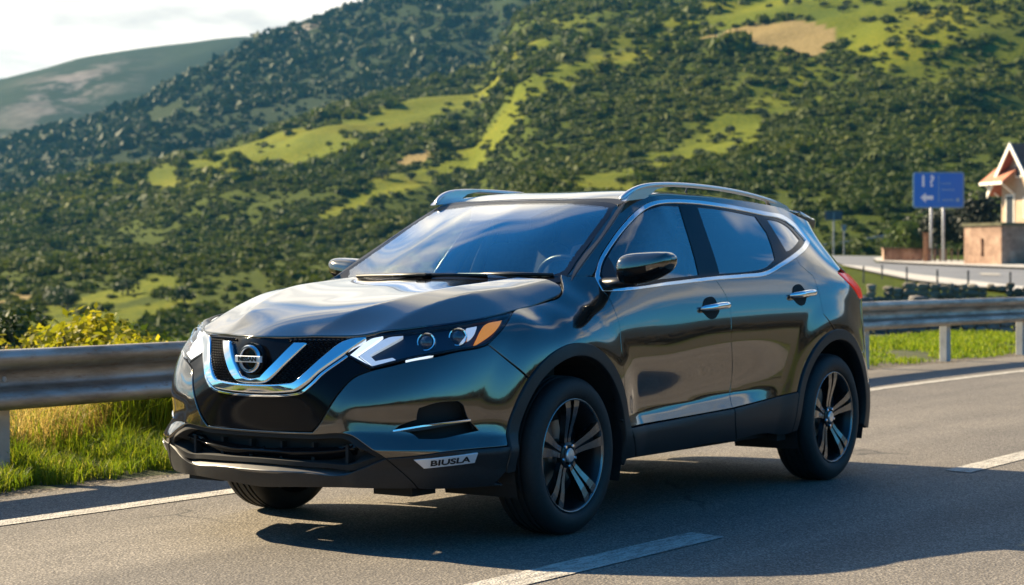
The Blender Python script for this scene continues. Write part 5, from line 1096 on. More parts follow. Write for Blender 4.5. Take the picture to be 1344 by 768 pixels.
# smoother W: resample the profile
pr = resample(np.array(prof + [(0.0, -.320)])[:-1], .012, 70)[:]
pr = np.array([q for q in pr if True]); k_ = np.argmin(np.abs(pr - [0, -.320]).sum(1)); pr = pr[:k_ + 1]
xsr = np.concatenate([np.linspace(14, 3, 12), np.linspace(2.8, -20, 90), np.linspace(-21, -60, 30)])
V = []; F = []
for x in xsr:
    for a, b in pr: V.append((x + 5, rail_y(x) + a + .04 - rail_y(-5), rail_top(x) + b))
k = len(pr)
for i in range(len(xsr) - 1):
    for j in range(k - 1): F.append((i * k + j, (i + 1) * k + j, (i + 1) * k + j + 1, i * k + j + 1))
beam = mesh_obj('beam', V, F, M['galv'], gr)
sol = beam.modifiers.new('thickness', 'SOLIDIFY'); sol.thickness = .005; sol.offset = -1
M['post'] = var('weathered_grey_post', (.34, .325, .29), (.47, .45, .41), 6, .75, .2, 40, metal=.1, bdist=.004)
pxs = [10.2, 6.2, 2.62, -.04, -2.2, -4.6, -7.0, -9.4, -11.4, -13.65, -15.95, -18.3, -20.7, -23, -26, -30, -34, -40]
for i, x in enumerate(pxs):
    zb = -.25
    y = rail_y(x); mb = MB()
    wd = .13 if x > -5 else .125
    mb.box((x + 5, y - rail_y(-5) - .090, (rail_top(x) + zb) / 2 - .02), (wd, .10, rail_top(x) - zb - .05), bev=.008)
    mb.build('post', M['post'], gr)
    bb = MB(); bb.lathe([(.016, 0), (.016, .010), (.009, .013), (0, .013)], Matrix.Translation((x + 5, y - rail_y(-5) - .022, rail_top(x) - .160)) @ Matrix.Rotation(R(-90), 4, 'X'), 10)
    bb.build('bolt', M['post'], gr)

# ---------------------------------------------------------------- grass and plants
def leaf_mat(name, stops, trans=.35, rough=.55):
    m = bpy.data.materials.new(name); m.use_nodes = True; t = NT(m); b = t.b
    a = t.n('ShaderNodeAttribute', attribute_name='tint').outputs['Fac']; c = t.ramp(a, stops)
    t.set(Base_Color=c, Roughness=rough, Specular_IOR_Level=.25)
    tl = t.n('ShaderNodeBsdfTranslucent', {'Color': t.mix(.5, c, t.mix(1.0, c, (1.0, 1.0, .45, 1), 'MULTIPLY'))})
    mx = t.n('ShaderNodeMixShader', {0: trans, 1: b.outputs[0], 2: tl.outputs[0]}); out = [n for n in t.t.nodes if n.type == 'OUTPUT_MATERIAL'][0]; t.link(mx.outputs[0], out.inputs[0]); return m
M['grass'] = leaf_mat('green_grass_blades', [(0, (.06, .11, .006)), (.5, (.14, .21, .010)), (.85, (.26, .29, .02)), (1, (.40, .34, .08))], .55)
M['lush'] = leaf_mat('bright_grass_blades', [(0, (.09, .16, .008)), (.6, (.20, .28, .012)), (1, (.34, .36, .03))], .5)
M['straw'] = leaf_mat('dry_grass_blades', [(0, (.34, .24, .07)), (.6, (.52, .38, .13)), (1, (.66, .52, .24))], .5)
M['bush_dark'] = leaf_mat('dark_leaves', [(0, (.012, .026, .006)), (.6, (.030, .052, .012)), (1, (.07, .095, .022))], .25)
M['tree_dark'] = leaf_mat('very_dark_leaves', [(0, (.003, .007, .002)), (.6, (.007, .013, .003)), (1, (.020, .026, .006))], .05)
M['bush_mid'] = leaf_mat('green_leaves', [(0, (.03, .055, .008)), (.6, (.07, .11, .015)), (1, (.14, .17, .025))], .35)
M['bush_gold'] = leaf_mat('yellow_green_leaves', [(0, (.10, .12, .008)), (.5, (.27, .26, .014)), (1, (.50, .40, .03))], .55)
M['bark'] = var('bark', (.05, .038, .026), (.10, .078, .055), 14, .9, .5, 40, bdist=.01)
M['hill_leaf'] = leaf_mat('hillside_leaves', [(0, (.022, .038, .003)), (.4, (.046, .068, .004)), (.8, (.085, .100, .005)), (1, (.140, .140, .009))], .3, .7)
M['far_leaf'] = leaf_mat('far_dark_leaves', [(0, (.012, .022, .004)), (.5, (.024, .040, .006)), (1, (.055, .068, .010))], .15, .7)
rg = np.random.RandomState(11)
def blades(name, n, area_fn, hgt, wid, m, lean=.5, curl=.35, parent=None, tint=None, **tg):
    X, Y, Z, Hs = area_fn(n); n = len(X)
    H = Hs * rg.uniform(.55, 1.15, n) * hgt; az = rg.uniform(0, 2 * np.pi, n); ln = rg.uniform(.1, 1, n) * lean; w = wid * rg.uniform(.6, 1.2, n)
    dx, dy = np.cos(az), np.sin(az); fx = rg.uniform(0, 2 * np.pi, n); wx, wy = np.cos(fx) * w / 2, np.sin(fx) * w / 2
    b = np.stack([X, Y, Z], 1); W_ = np.stack([wx, wy, 0 * wx], 1)
    m1 = b + np.stack([dx * ln * H * .3, dy * ln * H * .3, H * .6], 1); tp = b + np.stack([dx * ln * H * (.6 + curl), dy * ln * H * (.6 + curl), H * (1 - .25 * ln)], 1)
    V = np.empty((n, 2, 4, 3)); V[:, 0, 0] = b - W_; V[:, 0, 1] = b + W_; V[:, 0, 2] = m1 + W_ * .75; V[:, 0, 3] = m1 - W_ * .75
    V[:, 1, 0] = m1 - W_ * .75; V[:, 1, 1] = m1 + W_ * .75; V[:, 1, 2] = tp + W_ * .12; V[:, 1, 3] = tp - W_ * .12
    tn = rg.rand(n) if tint is None else tint(X, Y)
    o = tri_obj(name, V.reshape(-1, 3), 4, m, parent, attr=np.repeat(tn, 8)); return tag(o, **tg) if tg else o
def vz(x, w): return np.where(x > -9, .10 * sstep(-2.4, -3.4, w) - 7 * sstep(-5.5, -16, w), .06 * sstep(-3.1, -4.2, w)) - .01
def verge(x0, x1, w0, w1, clump=3.0, thr=-.12, seed=0, edge_soft=True):
    def f(n):
        x = rg.uniform(x0, x1, n); w = rg.uniform(w0, w1, n)
        q = fbm(x * clump + seed, w * clump, 3); k = q > thr
        if edge_soft:   # ragged front edge
            front = w1 - .40 * vnoise(x * 1.1 + seed, x * 0 + 4.0) - .22 * vnoise(x * 5 + seed, x * 0 + 9)
            k &= w < front
        x, w, q = x[k], w[k], q[k]
        return x, road_s(x) + w, vz(x, w), np.clip(.75 + q * 1.6, .35, 1.4)
    return f
tag(blades('verge_grass', 90000, verge(-4.5, 3.5, -4.6, -2.02, seed=2), .17, .007, M['grass'], .9, .4, tint=lambda x, y: np.clip(rg.rand(len(x)) * .75 + .5 * fbm(x * 1.5, y * 1.5, 3) + .12, 0, 1)), kind='stuff')
tag(blades('verge_grass', 45000, verge(-30, -7.5, -6.6, -3.02, 1.0, -.16, seed=5), .105, .016, M['lush'], .7, .3), kind='stuff')
tag(blades('verge_grass', 9000, verge(3.5, 14, -4.6, -2.3, seed=2), .15, .012, M['grass'], .9, .4), kind='stuff')
# tall dry grass behind the rail, with seed heads
tag(blades('dry_grass', 30000, verge(-2.4, 3.0, -5.0, -3.15, 3.2, -.04, seed=8, edge_soft=False), .46, .0050, M['straw'], 1.1, .45, tint=lambda x, y: np.clip(rg.rand(len(x)) * .8 + .2, 0, 1)), kind='stuff')
tag(blades('verge_grass', 4500, verge(-2.4, 3.0, -4.4, -3.0, 2.2, -.05, seed=28, edge_soft=False), .36, .006, M['lush'], 1.0, .45), kind='stuff')
# a thick tuft by the rail, and seed stalks
def tuft(name, x, y, z, n, h, spread, m, wid=.008, lean=1.0, **tg):
    def f(k):
        a = rg.uniform(0, 2 * np.pi, k); r = spread * rg.rand(k) ** .7; return x + r * np.cos(a) - x, y + r * np.sin(a) - y, np.zeros(k), np.ones(k)
    o = blades(name, n, f, h, wid, m, lean, .35); o.location = (x, y, z); return tag(o, **tg)
tuft('grass_tuft', -1.62, -3.35, .05, 2600, .62, .34, M['lush'], .008, .85, label='tall bright green grass tuft behind the guardrail beside the front bumper', cat='grass tuft')
def stalk(x, y, z, h, seed, label):
    r = random.Random(seed); mb = MB(); dx, dy = r.uniform(-.1, .1), r.uniform(-.1, .1)
    e = empty('seed_stalk', (x, y, z), label=label, cat='grass stalk', group='dry seed stalks behind the guardrail')
    P = [(dx * f * f, dy * f * f, h * f) for f in (0, .3, .6, .85, 1)]
    mb.tube(P, [.004, .0035, .003, .0025, .002], 6); mb.build('stem', M['stalk'], e)
    n = 120; V = np.empty((n, 4, 3))
    for i in range(n):
        f = r.uniform(.66, 1.02); c = np.array((dx * f * f, dy * f * f, h * f)); a = r.uniform(0, 6.28); d = np.array((math.cos(a), math.sin(a), r.uniform(.4, 1.6))) * .022 * (1.35 - f); s = np.array((-math.sin(a), math.cos(a), 0)) * .005
        V[i] = [c - s, c + s, c + d + s, c + d - s]
    tri_obj('seed_head', V.reshape(-1, 3), 4, M['straw'], e, attr=np.repeat([r.random() for _ in range(n)], 4)); return e
M['stalk'] = var('dry_stem', (.20, .15, .06), (.30, .23, .10), 20, .8)
for i, (x, w, h) in enumerate([(.02, -3.5, .62), (-.30, -3.7, .66), (-.12, -3.3, .52), (-.62, -3.6, .58), (-.95, -3.8, .60), (.28, -3.6, .60), (-.45, -3.35, .46), (-1.25, -3.75, .55)]):
    stalk(x, w, .06, h, i, 'thin dry grass stalk with a straw seed head standing under the left stretch of guardrail')

def foliage(name, c, rad, n, leaf, m, parent, seed=0, lobes=9, flat=.9, hollow=.45):
    r = np.random.RandomState(seed); rad = np.asarray(rad, float)
    # clumps of leaves on an uneven shell
    L = r.normal(size=(lobes, 3)); L /= np.linalg.norm(L, axis=1)[:, None]; L[:, 2] = np.abs(L[:, 2]) * .9 - .25
    cen = L * r.uniform(.35, .80, (lobes, 1)); lr = r.uniform(.28, .52, lobes)
    k = r.randint(0, lobes, n); d = r.normal(size=(n, 3)); d /= np.linalg.norm(d, axis=1)[:, None]
    rr = lr[k] * (hollow + (1 - hollow) * r.rand(n) ** .5) * (1 + .25 * r.rand(n))
    P = (cen[k] + d * rr[:, None]) * rad
    nrm = d * .7 + r.normal(size=(n, 3)) * .6 + [0, 0, .35]; nrm /= np.linalg.norm(nrm, axis=1)[:, None]
    a = np.cross(nrm, r.normal(size=(n, 3))); a /= np.linalg.norm(a, axis=1)[:, None]; b = np.cross(nrm, a)
    s = leaf * r.uniform(.6, 1.3, n)[:, None]
    V = np.stack([P - a * s * .5, P - b * s * .32, P + a * s * .6, P + b * s * .32], 1)
    tint = np.clip(.35 * r.rand(n) + .45 * r.rand(lobes)[k] + .15, 0, 1)
    return tri_obj(name, V.reshape(-1, 3) + np.asarray(c), 4, m, parent, attr=np.repeat(tint, 4))
def plant(name, u, v, h, rad, n, leaf, m, label, cat, group=None, seed=0, trunk=True, dz=0, lobes=9, z=None, hollow=.45):
    x, y, zz = FU(u, v); zz = zz if z is None else z
    e = empty(name, (x, y, zz + dz), label=label, cat=cat, group=group)
    ch = h - rad[2]
    foliage('crown', (0, 0, ch), rad, n, leaf, m, e, seed, lobes, hollow=hollow)
    if trunk:
        r = random.Random(seed); mb = MB()
        mb.tube([(0, 0, -.3), (.02 * h, .01 * h, ch * .5), (0, .02 * h, ch)], [.030 * h, .024 * h, .016 * h], 8)
        for i in range(5):
            a = r.uniform(0, 6.28); q = r.uniform(.3, .7); mb.tube([(0, 0, ch * .5), (math.cos(a) * rad[0] * q * .5, math.sin(a) * rad[1] * q * .5, ch * .9), (math.cos(a) * rad[0] * q, math.sin(a) * rad[1] * q, ch + rad[2] * .4)], [.014 * h, .010 * h, .004 * h], 6)
        mb.build('trunk', M['bark'], e)
    return e
plant('bush', 15.6, -3.32, 1.46, (.66, .66, .70), 3000, .075, M['bush_gold'], 'sunlit yellow-green leafy bush rising above the left guardrail', 'bush', seed=3, lobes=12, z=-.42, hollow=.2)
plant('bush', 14.9, -2.86, .98, (.46, .46, .40), 900, .06, M['bush_gold'], 'small yellow-green shrub behind the rail close to the bumper', 'bush', seed=23, lobes=8, z=-.20)
plant('bush', 19, -4.0, 1.36, (1.0, 1.0, .6), 2400, .085, M['bush_mid'], 'dark green bush just behind the yellow-green one', 'bush', seed=4, lobes=14, z=-.55)
plant('bush', 16.5, -4.45, 1.20, (.55, .5, .5), 1000, .07, M['bush_gold'], 'yellow-green shrub at the left edge behind the guardrail', 'bush', seed=6, z=-.40)
plant('bush', 16.4, -3.85, 1.30, (.55, .55, .55), 1800, .07, M['bush_gold'], 'yellow-green bush left of the tallest sunlit bush above the rail', 'bush', seed=33, lobes=10, z=-.42, hollow=.2)
plant('bush', 21, -5.2, 1.55, (.9, .8, .75), 2000, .09, M['bush_dark'], 'dark shrub beside the left edge below the hillside', 'bush', seed=7, z=-.6)
plant('bush', 14.0, -2.15, .62, (.75, .5, .36), 1600, .055, M['bush_mid'], 'low leafy green bush seen under the rail behind dry grass', 'bush', seed=8, trunk=False, z=-.05)
plant('bush', 14.8, -3.9, .70, (.9, .5, .40), 1600, .06, M['bush_dark'], 'low dark bush seen under the left end of the rail', 'bush', seed=9, trunk=False, z=-.10)
# reeds and tufts behind the right stretch of rail
for i, (x, w, h) in enumerate([(-19.4, -7.2, .75), (-21.0, -7.9, .85)]):
    tuft('grass_tuft', x, w - .7, .0, 900, h, .5, M['lush'], .02, .6, label=['pale tall grass tuft right of the second visible post behind the rail', 'tallest reedy grass tuft near the right edge behind the rail'][i], cat='grass tuft', group='reedy tufts behind the rail')
# stone wall of the ditch, two courses
M['stone'] = var('grey_fieldstone', (.07, .065, .06), (.22, .20, .18), 1.6, .9, .6, 9, bdist=.03)
M['stone2'] = var('pale_stone_block', (.07, .062, .045), (.24, .21, .16), .8, .9, .5, 6, bdist=.03)
def stone_wall(name, a, b, z0, h, sz, m, seed, label, gapp=.0):
    r = random.Random(seed); mb = MB(); a = Vector(a); b = Vector(b); L = (b - a).length; d = (b - a).normalized(); s = 0
    while s < L:
        row = 0; zc = z0
        w = sz * r.uniform(.6, 1.4)
        while zc < z0 + h:
            hh = sz * r.uniform(.45, .8)
            if r.random() > gapp:
                bm = bmesh.new(); bmesh.ops.create_icosphere(bm, subdivisions=2, radius=.5)
                for v in bm.verts:
                    k = 1 + .22 * (r.random() - .5); v.co = Vector((math.copysign(abs(v.co.x * 2) ** .6, v.co.x) * .5 * w * 1.05 * k, math.copysign(abs(v.co.y * 2) ** .6, v.co.y) * .5 * sz * k, math.copysign(abs(v.co.z * 2) ** .6, v.co.z) * .5 * hh * 1.1 * k))
                p = a + d * (s + w / 2); bm.verts.index_update(); ang = math.atan2(d.y, d.x)
                Mr = Matrix.Rotation(ang + r.uniform(-.1, .1), 4, 'Z')
                mb.add([Mr @ v.co + Vector((p.x, p.y, zc + hh / 2)) + Vector((r.uniform(-.08, .08) * sz, r.uniform(-.08, .08) * sz, 0)) for v in bm.verts], [[v.index for v in f.verts] for f in bm.faces]); bm.free()
            zc += hh
        s += w
    o = mb.build(name, m, None, smooth=False); tag(o, label=label, cat='stone wall'); return o
A = FU(33, 5.4); B = FU(33, 9.4)
stone_wall('stone_wall', (A[0], A[1], 0), (B[0], B[1], 0), -.45, .98, .24, M['stone'], 3, 'low dark fieldstone wall showing under the right guardrail behind bright grass')
A = FU(63, 11.0); B = FU(61, 17.2)
stone_wall('stone_wall', (A[0], A[1], 0), (B[0], B[1], 0), -.30, .80, .30, M['stone2'], 5, 'pale broken stone kerb wall below the slim roadside posts', gapp=.12)
V = []; 
# slim roadside posts along the upper road
M['thin'] = var('dark_iron', (.03, .03, .032), (.06, .06, .06), 5, .6)
for i, (u, v, h) in enumerate([(91.6, 16.6, .66), (99.6, 19.0, .62), (86.0, 17.5, .72), (78.9, 17.3, .72), (75.7, 17.8, .74), (72.8, 18.7, .74), (70.5, 20.2, .74)]):
    x, y, z = FU(u, v)
    e = empty('roadside_post', (x, y, z - .1), label='slim dark post beside the upper road above the broken kerb wall', cat='post', group='slim posts along the upper road')
    MB().box((0, 0, (h + .2) / 2), (.065, .065, h + .2), bev=.01).build('shaft', M['thin'], e); MB().lathe([(.05, 0), (.05, .03), (.02, .05), (0, .052)], Matrix.Translation((0, 0, h + .2)), 8).build('cap', M['thin'], e)
# far crash barrier with posts
fb_ = empty('far_barrier', FU(262, 44), label='pale crash barrier far off at the foot of the hill', cat='barrier')
mb = MB(); pts = [(u, v) for u, v in zip(np.linspace(240, 262, 30), np.linspace(36, 52, 30))]
loc = fb_.location
def rel(u, v, dz): q = FU(u, v, dz); return (q[0] - loc.x, q[1] - loc.y, q[2] - loc.z)
for dz in (.55, 1.05): mb.tube([rel(u, v, dz) for u, v in pts], .10, 6)
M['dull'] = var('dull_grey_steel', (.17, .18, .19), (.26, .27, .28), 1, .6); mb.build('beam', M['dull'], fb_, smooth=True)
for u, v in pts[::2]: MB().box((*rel(u, v, 0)[:2], rel(u, v, .55)[2]), (.12, .12, 1.2)).build('post', M['dull'], fb_)
# small far-off signs
M['sign_grey'] = mat('sign_back_grey', (.05, .065, .085), .6)
e = empty('distant_sign', FU(225, 37.3), label='small grey sign on one post in front of the dark hill foot', cat='sign'); MB().tube([(0, 0, -.2), (0, 0, 5.0)], .11, 8).build('pole', M['dull'], e)
MB().box((0, 0, 4.6), (.08, 2.0, 1.05), Matrix.Rotation(R(34), 4, 'Z'), bev=.02).build('panel', M['sign_grey'], e)
e = empty('distant_sign', FU(225, 38.5), label='short pale marker post right of the small grey sign', cat='sign'); MB().tube([(0, 0, -.2), (0, 0, 2.8)], .09, 8).build('pole', M['dull'], e); MB().box((0, 0, 3.2), (.08, .5, .75), Matrix.Rotation(R(34), 4, 'Z'), bev=.02).build('panel', M['dull'], e)

# ---------------------------------------------------------------- blue road sign
YAW = math.atan2(UY, UX)                      # the valley's direction
M['blue'] = mat('blue_sign_sheet', (.006, .13, .52), .5); M['white'] = mat('white_sign_sheet', (.62, .68, .74), .5); M['pole'] = var('galvanised_pole', (.42, .43, .44), (.55, .56, .57), 3, .5, metal=.3)
x, y, z = FU(157.7, 34.65)
sg_ = empty('road_sign', (x, y, z), YAW + R(180), label='blue direction sign with white arrow and figures on two grey poles', cat='road sign')
# local x towards the viewer, local y to the viewer's right is +y
def facing(mbv, name, m, par): return mbv.build(name, m, par)
zc = 7.50 - z; Ms = Matrix(((0, 0, 1, 0), (1, 0, 0, 0), (0, 1, 0, zc), (0, 0, 0, 1)))   # panel plane: X right, Y up, Z to the viewer
def rrect(w, h, r, n=6):
    P = []
    for cx, cy, a0 in ((w / 2 - r, h / 2 - r, 0), (-w / 2 + r, h / 2 - r, 90), (-w / 2 + r, -h / 2 + r, 180), (w / 2 - r, -h / 2 + r, 270)):
        for k in range(n + 1): a = R(a0 + 90 * k / n); P.append((cx + r * math.cos(a), cy + r * math.sin(a)))
    return P
brd = MB().prism(rrect(4.15, 2.92, .22), -.05, .03, Ms, .005).build('panel', mat('pale_blue_border', (.10, .22, .36), .5), sg_)
MB().prism(rrect(3.93, 2.70, .16), .03, .036, Ms).build('panel_face', M['blue'], brd)
for yy in (-.58, .42): MB().tube([(-.12, yy, -.5), (-.12, yy, zc + 1.2)], .115, 12).build('pole', M['pole'], sg_, smooth=True)
mk = MB(); off_ = .040
mk.prism([(-.52, .0), (-.08, .40), (-.08, .16), (.52, .16), (.52, -.16), (-.08, -.16), (-.08, -.40)], .036, off_, Ms @ Matrix.Translation((-.95, -.62, 0))); mk.build('arrow', M['white'], brd)
for ch, xx in (('!', None), ('1', -1.25), ('?', -.55)):
    if xx is None: continue
    V, F = text_mesh(ch, 1.25, .003); mesh_obj('figure', [tuple(Ms @ Vector((a + xx, b + .68, c_ + off_))) for a, b, c_ in V], F, M['white'], brd, smooth=False)
mk = MB(); mk.prism([(-.03, -1.0), (.03, -1.0), (.03, 1.15), (-.03, 1.15)], .036, off_, Ms @ Matrix.Translation((.02, .05, 0)))
for (cx, cy, w, h) in ((.62, .52, .78, .12), (.78, .02, 1.05, .12), (.78, -.82, .95, .16), (-.02, 1.08, .3, .08)):
    n = int(w / .17)
    for i in range(n): mk.prism([(-.055, -h / 2), (.055, -h / 2), (.055, h / 2 * (1 if i % 3 else 1.5)), (-.055, h / 2)], .036, off_, Ms @ Matrix.Translation((cx - w / 2 + (i + .5) * w / n, cy, 0)))
mk.prism([(.16 * math.cos(a), .16 * math.sin(a)) for a in np.linspace(0, 6.28, 13)[:-1]], .036, off_, Ms @ Matrix.Translation((1.55, -.80, 0)))
M['dim'] = mat('faded_sign_lettering', (.16, .30, .46), .5)
mk.build('small_lettering', M['dim'], brd)
# rusty post by the sign
M['rust'] = var('rusty_steel', (.16, .065, .028), (.27, .12, .055), 4, .85, .3, 20, bdist=.01)
x, y, z = FU(153.0, 32.65); e = empty('rusty_post', (x, y, z), label='squat rust-brown post standing left of the sign poles', cat='post'); MB().box((0, 0, 1.05), (.34, .34, 2.7), bev=.03).build('shaft', M['rust'], e); MB().box((0, 0, 2.44), (.42, .42, .08), bev=.01).build('cap', M['rust'], e)
# brick wall, curved at its near end
M['brick'] = mat('brick', (.3, .18, .12), .9); t = NT(M['brick']); v = t.coord((1, 1, 1), 'Object')
bk = t.n('ShaderNodeTexBrick', {'Vector': t.coord((1, 1, 1), 'UV'), 'Color1': (.36, .20, .13, 1), 'Color2': (.27, .15, .10, 1), 'Mortar': (.36, .31, .26, 1), 'Scale': 1.0, 'Mortar Size': .012, 'Brick Width': .5, 'Row Height': .2})
t.set(Base_Color=t.ramp(t.noise(t.geo(), 1.1, 6, .65), [(.34, (.19, .115, .078)), (.5, (.30, .185, .125)), (.66, (.42, .29, .205))])); t.bump(t.noise(t.geo((1, 1, 4)), 5, 4), .6, .04)
wl = [(162.5, 31.2), (161.2, 31.4), (158.5, 32.0), (156, 33.2), (154.5, 35.0), (153.5, 38.5), (153, 42)]
wl = resample(np.array(wl + [(153, 42.01)]), .5, 80)[:-2]
wl = wl[: np.argmax(wl[:, 1]) + 1]
x0, y0, z0 = FU(158, 34); bw_ = empty('brick_wall', (x0, y0, z0), label='low curved reddish brick wall behind the sign poles', cat='wall')
mb = MB(); cp = MB(); T_ = .22
for i in range(len(wl) - 1):
    a = np.array(FU(*wl[i])); b = np.array(FU(*wl[i + 1])); d = b - a; n = np.array((-d[1], d[0], 0)); n = n / np.linalg.norm(n) * T_; o = np.array((x0, y0, z0))
    for q, (za, zb), nn in ((mb, (-.5, 1.15), n), (cp, (1.152, 1.25), n * 1.3)):
        P = [a - nn, a + nn, b + nn, b - nn]; q.add([(*(p - o)[:2], (p - o)[2] + zz2) for zz2 in (za, zb) for p in P], [(0, 1, 2, 3)[::-1], (4, 5, 6, 7), (0, 1, 5, 4), (2, 3, 7, 6)] + ([(0, 3, 7, 4)] if i == 0 else []) + ([(1, 2, 6, 5)] if i == len(wl) - 2 else []))
mb.build('wall_body', M['brick'], bw_); cp.build('coping', M['brick'], bw_)
# brick hut
x, y, z = FU(141.0, 35.6)
hut = empty('brick_hut', (x, y, z), YAW, label='small flat-roofed brick hut with a narrow slit window beside the house', cat='hut')
# local x up the valley, local y to the viewer's left
def hutp(p): return p
hb = MB(); Wd, Dp, Hh = 4.2, 4.2, 2.95
Mh = Matrix.Rotation(R(-42), 4, 'Z')
C0 = Matrix.Translation((-.3, .25, 0)) @ Mh
# the corner towards the viewer is at the local origin; walls run up and to either side
P = [(0, 0), (2.9, 3.3 * 0 + 0)]
def wallbox(a, b, z0_, z1_, th, name, par):
    a = Vector(a); b = Vector(b); d = (b - a); n = Vector((-d.y, d.x)).normalized() * th
    q = [a, b, b + n, a + n]; m_ = MB(); m_.add([(p.x, p.y, zz_) for zz_ in (z0_, z1_) for p in q], [(3, 2, 1, 0), (4, 5, 6, 7), (0, 1, 5, 4), (1, 2, 6, 5), (2, 3, 7, 6), (3, 0, 4, 7)]); return m_
cA = Vector((-2.3, .62)); lf = cA + Vector((3.5, 1.85)); rt = cA + Vector((1.75, -3.3)); bkp = lf + rt - cA
# left wall with the slit: built as pieces round the opening
dl = (lf - cA); 
def along(f): return cA + dl * f
for nm, f0, f1, z0_, z1_ in (('a', 0, .46, -.4, Hh), ('b', .54, 1, -.4, Hh), ('c', .46, .54, -.4, .75), ('d', .46, .54, 2.05, Hh)):
    m_ = wallbox(along(f1), along(f0), z0_, z1_, -.25 if False else .25, 'wall', hut); hb.add(m_.V, m_.F)
for a, b in ((cA, rt), (rt, bkp), (bkp, lf)):
    m_ = wallbox(b, a, -.4, Hh - .003, -.25, 'wall', hut); hb.add(m_.V, m_.F)
wall_ = hb.build('wall', M['brick'], hut)
MB().add([(*(along(f)), zz_) for zz_ in (.75, 2.05) for f in (.46, .54)], [(0, 1, 3, 2)]) if False else None
m_ = wallbox(along(.56) + Vector((.10, -.2)), along(.44) + Vector((.10, -.2)), .6, 2.2, .05, 'w', hut); m_.build('slit_window', M['dark'], hut)
cc_ = (lf + rt) / 2
rf_ = MB(); q = [cA, lf, bkp, rt]; q = [cc_ + (p - cc_) * 1.06 for p in q]
rf_.add([(p.x, p.y, zz_) for zz_ in (Hh, Hh + .22) for p in q], [(3, 2, 1, 0)[::-1], (4, 5, 6, 7)[::-1], (0, 1, 5, 4)[::-1], (1, 2, 6, 5)[::-1], (2, 3, 7, 6)[::-1], (3, 0, 4, 7)[::-1]]); rf_.build('roof_slab', var('mossy_slab', (.06, .06, .03), (.12, .11, .06), 2, .95), hut)
bx = MB().box((-1.4, -1.75, .55), (.5, .45, .75), Matrix.Rotation(R(-45), 4, 'Z'), bev=.04); o = bx.build('meter_box', M['white'], hut)
# house with a gable towards the sun
M['plaster'] = var('cream_plaster', (.36, .26, .175), (.43, .32, .22), 1.2, .9, .2, 12, bdist=.01); M['tile'] = var('dark_red_roof_tile', (.26, .075, .042), (.36, .115, .065), 2.5, .8, .5, 9, bdist=.03); M['tile2'] = var('terracotta_tile', (.36, .13, .075), (.46, .19, .11), 2.5, .8, .5, 9, bdist=.03)
M['barge'] = mat('white_painted_board', (.78, .74, .66), .6); M['pane'] = mat('dark_window', (.03, .035, .045), .1)
x, y, z = FU(150, 43.2); hs = empty('house', (x, y, z), YAW + R(-90 + 18), label='cream gabled house with dark red roof and white bargeboards at the right edge', cat='house')
# local +x runs along the ridge to the viewer's right, local -x is the gable wall towards the sun
GW = 2.45; EZ = 6.4; RZ = 9.3; L0, L1 = -4.6, 8.0
mb = MB(); mb.add([(L0, -GW, -.5), (L0, GW, -.5), (L0, GW, EZ), (L0, 0, RZ - .25), (L0, -GW, EZ), (L1, -GW, -.5), (L1, GW, -.5), (L1, GW, EZ), (L1, 0, RZ - .25), (L1, -GW, EZ)], [(0, 4, 3, 2, 1), (5, 6, 7, 8, 9), (0, 5, 9, 4), (1, 2, 7, 6)])
hw = mb.build('wall', M['plaster'], hs)
def roofside(s):
    m_ = MB(); ov = .75; e = GW + .7; ze = RZ - (RZ - EZ) * e / GW
    m_.add([(L0 - ov, 0, RZ), (L1 + ov, 0, RZ), (L1 + ov, s * e, ze), (L0 - ov, s * e, ze), (L0 - ov, 0, RZ - .2), (L1 + ov, 0, RZ - .2), (L1 + ov, s * e, ze - .2), (L0 - ov, s * e, ze - .2)], [(0, 1, 2, 3), (4, 7, 6, 5), (3, 2, 6, 7), (0, 3, 7, 4), (1, 5, 6, 2)])
    return m_
rfm = roofside(1); r2 = roofside(-1); rfm.add(r2.V, r2.F); hr = rfm.build('roof', M['tile'], hs)
mb = MB()
for s in (1, -1):
    e = GW + .72; ze = RZ - (RZ - EZ) * e / GW; mb.add([(L0 - .80 + dx, yy, zz_ + dz) for dx in (0, -.09) for (yy, zz_, dz) in ((0, RZ, .06), (s * e, ze, .06), (s * e, ze, -.36), (0, RZ, -.36))], [(0, 1, 2, 3), (4, 7, 6, 5), (0, 4, 5, 1), (2, 6, 7, 3), (1, 5, 6, 2)])
mb.build('bargeboard', M['barge'], hr)
for (yy, zz_, w, h) in ((1.2, 4.2, .95, 2.2), (-1.3, 4.4, .95, 1.4), (0, 7.2, .7, .8)):
    f = MB().box((L0 - .03, yy, zz_), (.10, w + .22, h + .22)).build('window', M['barge'], hs); MB().box((L0 - .06, yy, zz_), (.06, w, h)).build('pane', M['pane'], f)
for xx in (-1.5, 1.5, 4.5):
    f = MB().box((xx, GW + .03, 4.2), (1.2, .10, 1.6)).build('window', M['barge'], hs); MB().box((xx, GW + .06, 4.2), (1.0, .06, 1.4)).build('pane', M['pane'], f)
# side porch with its own tiled roof, on the viewer's left
pm = MB(); xa, xb, za, zb = L0 + .1, L0 - 1.35, 7.55, 6.45
pm.add([(xa, .2, za), (xb, .2, zb), (xb, 3.4, zb), (xa, 3.4, za), (xa, .2, za - .22), (xb, .2, zb - .22), (xb, 3.4, zb - .22), (xa, 3.4, za - .22)], [(0, 1, 2, 3)[::-1], (4, 7, 6, 5)[::-1], (1, 5, 6, 2), (0, 4, 5, 1), (2, 6, 7, 3)])
pm.build('porch_roof', M['tile2'], hs)
MB().box((xb - .03, 1.8, zb - .16), (.10, 3.2, .22)).build('fascia', M['barge'], hs)
for yy in (.6, 3.0): MB().tube([(xb + .15, yy, zb - .2), (L0 + .05, yy, zb - 1.1)], .07, 6).build('porch_bracket', M['barge'], hs)
